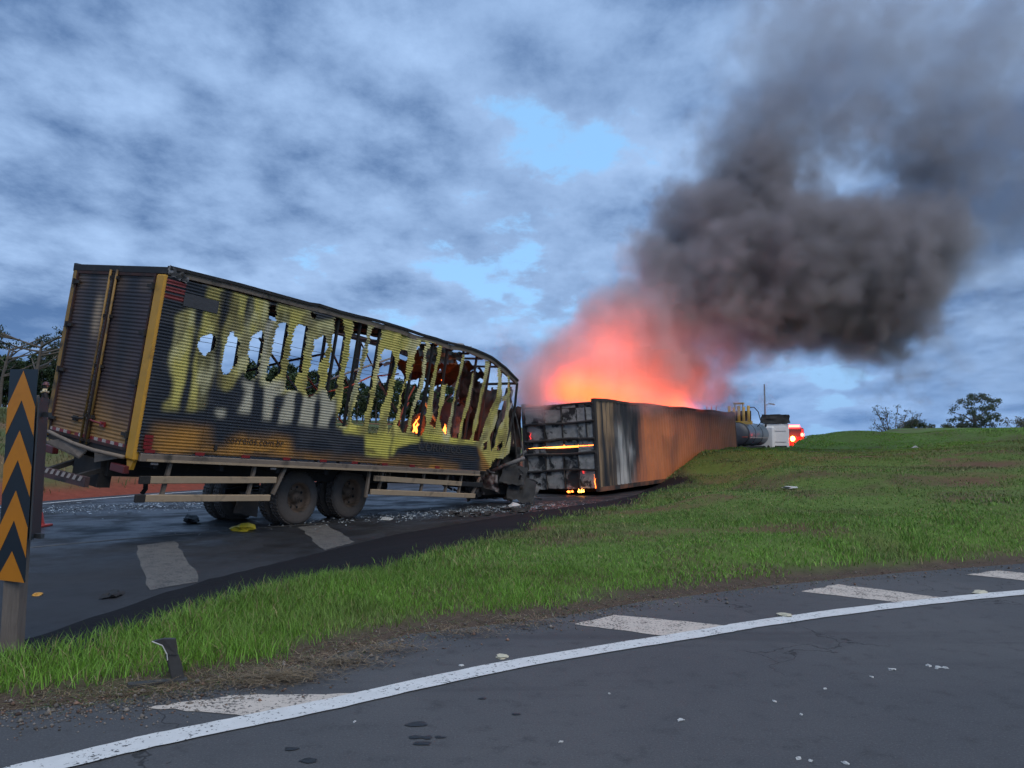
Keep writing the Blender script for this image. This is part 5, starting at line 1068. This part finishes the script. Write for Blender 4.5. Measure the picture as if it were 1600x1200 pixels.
# broken glass and ash
n = 3400; t_ = np.random.default_rng(33); k = t_.random(n) < .55
bx_ = np.where(k, t_.uniform(-13, -4.5, n), t_.normal(-1.0, 1.6, n)); by_ = np.where(k, 19.3 + .52 * (bx_ + 9) + t_.normal(0, .9, n), 17.9 + .8 * (bx_ + 1.0) + t_.normal(0, .55, n))
s_ = t_.uniform(.008, .035, n) * np.where(t_.random(n) < .08, 2.2, 1); an = t_.random(n) * 6.28; P = np.stack([bx_, by_, t_.uniform(.008, .03, n)], 1)
V = np.stack([P + np.stack([np.cos(an + q) * s_ * u_, np.sin(an + q) * s_ * u_, t_.uniform(-.006, .02, n)], 1) for q, u_ in ((0, 1.), (2.1, .7), (4.2, .9))], 1).reshape(-1, 3)
tag(fastmesh('glass_debris', V, np.arange(3 * n).reshape(-1, 3), mat('broken_glass', (.34, .38, .40), rough=.35, var=.5, scale=30)), 'broken glass and ash strewn over the road round the truck', 'debris', None, 'stuff')
# bent bracket stuck in the verge
sb = thing('metal_bracket', 'bent dark metal bracket standing in the verge grass at lower left', 'scrap', (-2.28, 5.30, hz1(-2.28, 5.30)), Matrix.Rotation(R_(12), 3, 'Z'))
m_brk = mat('dark_dull_metal', (.045, .045, .045), rough=.6, var=.35, scale=14, dirt=(.10, .075, .055), dirt_amt=(.6, .75))
MB().poly([(-.02, 0, .17), (.06, 0, .17), (.085, 0, .10), (.11, 0, -.02), (.06, 0, -.03), (.02, 0, .02)], (0, 1, 0), .012).poly([(-.02, 0, .17), (.02, 0, .02), (.02, .05, .02), (-.02, .05, .17)], (1, 0, 0), .008).build('web', m_brk, sb)
MB().poly([(-.10, -.01, .265), (-.03, -.02, .28), (.04, -.02, .275), (.055, -.01, .17), (-.0, -.01, .175), (-.035, -.01, .235)], (0, 1, 0), .035).build('hooked_head', m_brk, sb)
MB().bar((-.22, -.10, .015), (.12, -.0, .0), .07, .025).build('foot_bar', m_brk, sb)
MB().tube([(-.10, -.022, .268), (-.035, -.022, .238), (-.005, -.022, .18), (.0, -.022, .14)], .004, 5).build('bright_edge', m_chip, sb)

# loose stones and dead stalks along the dirt edge of the verge
t_ = np.random.default_rng(51); n = 5200; q_ = np.array([(p.x, p.y) for p in smooth_line(NEAR[1:13], 20)]); w_ = np.exp(-np.hypot(q_[:, 0], q_[:, 1]) / 6); w_ /= w_.sum(); k = t_.choice(len(q_), n, p=w_)
x = q_[k, 0] + t_.normal(0, .22, n) - .04; y = q_[k, 1] + t_.normal(0, .17, n) + .05; z = np.maximum(height(x, y), 0); s_ = t_.uniform(.003, .011, n) * np.where(t_.random(n) < .05, 2.2, 1)
o8 = np.array([(1, 0, 0), (0, 1, 0), (-1, 0, 0), (0, -1, 0), (0, 0, .8), (0, 0, -.5)]); f8 = np.array([(0, 1, 4), (1, 2, 4), (2, 3, 4), (3, 0, 4), (1, 0, 5), (2, 1, 5), (3, 2, 5), (0, 3, 5)])
V = np.stack([x, y, z + s_ * .3], 1)[:, None, :] + o8[None] * (s_[:, None] * t_.uniform(.6, 1.3, (n, 6)))[..., None]
C = np.zeros((n, 3)) + np.array([.13, .115, .10]); C *= t_.uniform(.35, 1.9, n)[:, None]; red = t_.random(n) < .3; C[red] *= np.array([1.1, .75, .6])
tag(fastmesh('gravel', V.reshape(-1, 3), (np.arange(n)[:, None, None] * 6 + f8[None]).reshape(-1, 3), mat('gravel_stones', attr='col', rough=.9, var=.2), None, False, np.repeat(C, 6, 0)), 'loose gravel scattered along the dirt edge of the verge', 'gravel', None, 'stuff')
n = 5200; k = t_.choice(len(q_), n, p=w_); x = q_[k, 0] + t_.normal(0, .16, n) - .12; y = q_[k, 1] + t_.normal(0, .12, n) + .26; C = np.zeros((n, 3)) + np.array([.21, .16, .09]); gr = t_.random(n) < .35; C[gr] = np.array([.10, .16, .04]); C *= t_.uniform(.4, 1.2, n)[:, None]
blades(np.stack([x, y, np.maximum(height(x, y), 0)], 1), t_.uniform(.02, .06, n), t_.uniform(.004, .007, n), t_.uniform(.6, 3., n), C, 'dead_stalks', m_grass, 'dead stalks and creeping shoots along the dirt edge of the verge', 53)

# ------------------------------------------------------------------ fire and smoke
def volume_object(name, lo, hi, vox, blobs, warp, wscale, nscale, namp, thr, gain, material, label, nlow=.0):
    """fog baked once into a voxel grid: soft blobs, warped and eaten by noise"""
    ng = bpy.data.node_groups.new(name + '_field', 'GeometryNodeTree')
    ng.interface.new_socket('Geometry', in_out='INPUT', socket_type='NodeSocketGeometry'); ng.interface.new_socket('Geometry', in_out='OUTPUT', socket_type='NodeSocketGeometry')
    out = ng.nodes.new('NodeGroupOutput'); pos = ng.nodes.new('GeometryNodeInputPosition').outputs[0]; lk = ng.links.new
    def vm(op, a, b=None, scale=None):
        n = ng.nodes.new('ShaderNodeVectorMath'); n.operation = op
        for i, q in enumerate((a, b)):
            if q is None: continue
            if isinstance(q, tuple): n.inputs[i].default_value = q
            else: lk(q, n.inputs[i])
        if scale is not None: n.inputs['Scale'].default_value = scale
        return n
    def nz(p, s, det, ro, off=0., ds=0.):
        n = ng.nodes.new('ShaderNodeTexNoise'); n.inputs['Scale'].default_value = s; n.inputs['Detail'].default_value = det; n.inputs['Roughness'].default_value = ro; n.inputs['Distortion'].default_value = ds
        lk(vm('ADD', p, (off, off * .7, -off)).outputs[0], n.inputs['Vector']); return n
    wv = vm('SCALE', vm('SUBTRACT', nz(pos, wscale, 7, .60).outputs['Color'], (.5, .5, .5)).outputs[0], None, warp * 2).outputs[0]
    wp = vm('ADD', pos, wv).outputs[0]
    f = None
    for (c, r, wgt) in blobs:
        dd = vm('DISTANCE', wp, tuple(c)).outputs['Value']; q = math_(ng, 'MULTIPLY', math_(ng, 'MAXIMUM', math_(ng, 'MULTIPLY_ADD', dd, -1. / r, 1.), -.6), wgt) 
        f = q if f is None else math_(ng, 'SMOOTH_MAX', f, q, .10)
    n1 = nz(pos, nscale, 8, .62, 3., .3).outputs[0]
    v_ = math_(ng, 'SUBTRACT', math_(ng, 'ADD', f, math_(ng, 'MULTIPLY', math_(ng, 'SUBTRACT', n1, .5), namp)), thr)
    v_ = math_(ng, 'MULTIPLY', math_(ng, 'MAXIMUM', v_, 0.), gain)
    vc = ng.nodes.new('GeometryNodeVolumeCube')
    lk(v_, vc.inputs['Density']); vc.inputs['Min'].default_value = lo; vc.inputs['Max'].default_value = hi
    for a, i in zip('XYZ', range(3)): vc.inputs['Resolution ' + a].default_value = max(8, int((hi[i] - lo[i]) / vox))
    sm_ = ng.nodes.new('GeometryNodeSetMaterial'); sm_.inputs['Material'].default_value = material
    lk(vc.outputs[0], sm_.inputs['Geometry']); lk(sm_.outputs[0], out.inputs[0])
    vo = bpy.data.volumes.new(name); vo.materials.append(material); o = bpy.data.objects.new(name, vo); col.objects.link(o)
    o.modifiers.new('field', 'NODES').node_group = ng
    return tag(o, label, 'smoke' if 'smoke' in name else 'fire', None, 'stuff')
# soft puffs of smoke: (centre in metres), radius, weight
PINK = [((0.76, 24.3, 3.29), 1.20, 0.72), ((1.64, 25.0, 3.85), 1.60, 0.66), ((2.80, 26.3, 4.08), 1.98, 0.68), ((4.19, 27.6, 4.54), 2.44, 0.70), ((5.74, 29.2, 4.66), 2.39, 0.70), ((7.23, 31.5, 4.18), 1.60, 0.60), ((1.63, 25.5, 4.63), 1.17, 0.60), ((3.32, 27.0, 5.36), 1.86, 0.68), ((4.82, 28.0, 5.96), 2.25, 0.72), ((6.30, 29.0, 6.59), 2.57, 0.76), ((0.00, 24.6, 3.62), 1.33, 0.42), ((9.06, 33.5, 4.07), 2.06, 0.30)]
DARK = [((5.94, 29.0, 7.90), 2.14, 0.90), ((7.37, 29.0, 7.54), 2.97, 1.00), ((7.66, 29.2, 9.50), 2.63, 0.90), ((9.19, 29.5, 11.03), 2.18, 0.90), ((9.46, 29.6, 12.40), 2.06, 0.80), ((9.67, 29.5, 8.61), 3.63, 1.00), ((11.80, 30.0, 8.24), 3.57, 1.00), ((13.91, 30.3, 8.18), 3.73, 1.00), ((14.03, 30.3, 6.32), 2.24, 0.90), ((16.25, 30.5, 8.97), 3.00, 0.85), ((18.06, 30.6, 9.38), 2.26, 0.60), ((10.33, 30.0, 6.52), 2.34, 0.85), ((8.73, 29.6, 5.48), 1.70, 0.60)]
THIN = [((9.59, 30.0, 13.28), 3.20, 0.50), ((9.10, 30.0, 14.88), 2.21, 0.40), ((11.31, 30.0, 15.37), 4.18, 0.56), ((12.25, 30.5, 17.85), 4.50, 0.58), ((15.25, 31.0, 17.61), 4.83, 0.60), ((15.25, 31.0, 15.32), 3.05, 0.55), ((17.79, 31.0, 15.83), 4.57, 0.62), ((18.85, 31.5, 13.48), 3.87, 0.66), ((20.98, 32.0, 11.30), 3.93, 0.60), ((20.66, 31.5, 18.38), 4.91, 0.50), ((23.08, 32.0, 14.45), 4.72, 0.60), ((19.93, 32.0, 8.16), 3.93, 0.40), ((18.93, 33.0, 5.12), 3.52, 0.33), ((21.64, 33.0, 5.12), 4.06, 0.33)]
def smoke_mat():
    m = bpy.data.materials.new('smoke'); m.use_nodes = True; t = m.node_tree; t.nodes.clear()
    o = t.nodes.new('ShaderNodeOutputMaterial'); pv = t.nodes.new('ShaderNodeVolumePrincipled'); t.links.new(pv.outputs[0], o.inputs['Volume'])
    P = t.nodes.new('ShaderNodeTexCoord').outputs['Object']; s = t.nodes.new('ShaderNodeSeparateXYZ'); t.links.new(P, s.inputs[0])
    k = math_(t, 'ADD', math_(t, 'MULTIPLY', s.outputs[0], .55), s.outputs[2])
    dk = sstep(t, math_(t, 'ADD', k, math_(t, 'MULTIPLY', math_(t, 'SUBTRACT', noise(t, P, .45, 3, .5), .5), 6.)), 9.4, 13.6)
    up = sstep(t, math_(t, 'ADD', s.outputs[2], math_(t, 'MULTIPLY', math_(t, 'SUBTRACT', noise(t, P, .3, 3, .5), .5), 4.)), 10.5, 15.5)
    nz_ = math_(t, 'MULTIPLY', math_(t, 'SUBTRACT', noise(t, P, .35, 3, .5), .5), 4.)
    up = math_(t, 'MAXIMUM', up, sstep(t, math_(t, 'ADD', s.outputs[0], nz_), 15.8, 19.))
    c = mixc(t, dk, (.82, .78, .79), (.56, .52, .54)); c = mixc(t, up, c, (.58, .57, .61))
    t.links.new(c, pv.inputs['Color']); ds = math_(t, 'MULTIPLY', math_(t, 'MULTIPLY_ADD', dk, .25, .40), math_(t, 'MULTIPLY_ADD', up, -.87, 1.)); rl_ = math_(t, 'MULTIPLY', sstep(t, s.outputs[0], 15.5, 18.), math_(t, 'SUBTRACT', 1., sstep(t, s.outputs[2], 7.5, 11.))); ds = math_(t, 'MULTIPLY', ds, math_(t, 'MULTIPLY_ADD', rl_, -.72, 1.)); t.links.new(ds, pv.inputs['Density']); pv.inputs['Anisotropy'].default_value = .1
    return m
def fire_mat():
    m = bpy.data.materials.new('fire_gas'); m.use_nodes = True; t = m.node_tree; t.nodes.clear()
    o = t.nodes.new('ShaderNodeOutputMaterial'); pv = t.nodes.new('ShaderNodeVolumePrincipled'); t.links.new(pv.outputs[0], o.inputs['Volume'])
    a = t.nodes.new('ShaderNodeAttribute'); a.attribute_name = 'density'
    pv.inputs['Color'].default_value = (.6, .3, .2, 1); pv.inputs['Density'].default_value = .25
    t.links.new(ramp(t, a.outputs['Fac'], [(0, (1., .06, .008)), (.5, (1., .085, .003)), (1., (1., .14, .004))]), pv.inputs['Emission Color'])
    t.links.new(math_(t, 'MULTIPLY', a.outputs['Fac'], FIRE_E), pv.inputs['Emission Strength'])
    return m
FIRE_E = .7
volume_object('smoke_plume', (-1.5, 21.5, 2.2), (24.5, 37, 21), .16, PINK + DARK + THIN, 1.1, .55, .95, 1.35, .10, 9., smoke_mat(), 'pink-lit to black smoke plume rising from the burning container')
FB = [((1.5 + .512 * t + .2 * math.sin(t * 2.1), 23.7 + .859 * t, 3.05 + .25 * math.sin(t * 1.3)), min(r, 1.25), 1.) for t, r in ((.2, 1.0), (1.4, 1.15), (2.8, 1.3), (4.2, 1.45), (5.6, 1.55), (7., 1.6), (8.4, 1.5), (9.8, 1.4), (11, 1.1))]
volume_object('fire', (-1, 22, 2.9), (10, 37, 5.2), .12, FB, .5, .9, 1.9, .95, .12, 2.6, fire_mat(), 'orange fire glowing along the open top of the container')
for t, e, z in ((1.0, 130, 3.4), (3.2, 200, 3.5), (5.4, 240, 3.5), (7.6, 240, 3.5), (9.8, 170, 3.4), (3.0, 380, 4.7), (5.4, 520, 5.0), (7.6, 420, 5.0)):  # higher ones float in the smoke, added to strengthen its pink glow
    pl = bpy.data.lights.new('fire_fill_light', 'POINT'); pl.energy = e; pl.color = (1, .14, .07); pl.shadow_soft_size = .6 if z < 4 else 1.5
    po = bpy.data.objects.new('fire_fill_light', pl); col.objects.link(po); po.location = (1.5 + .512 * t, 23.7 + .859 * t, z)
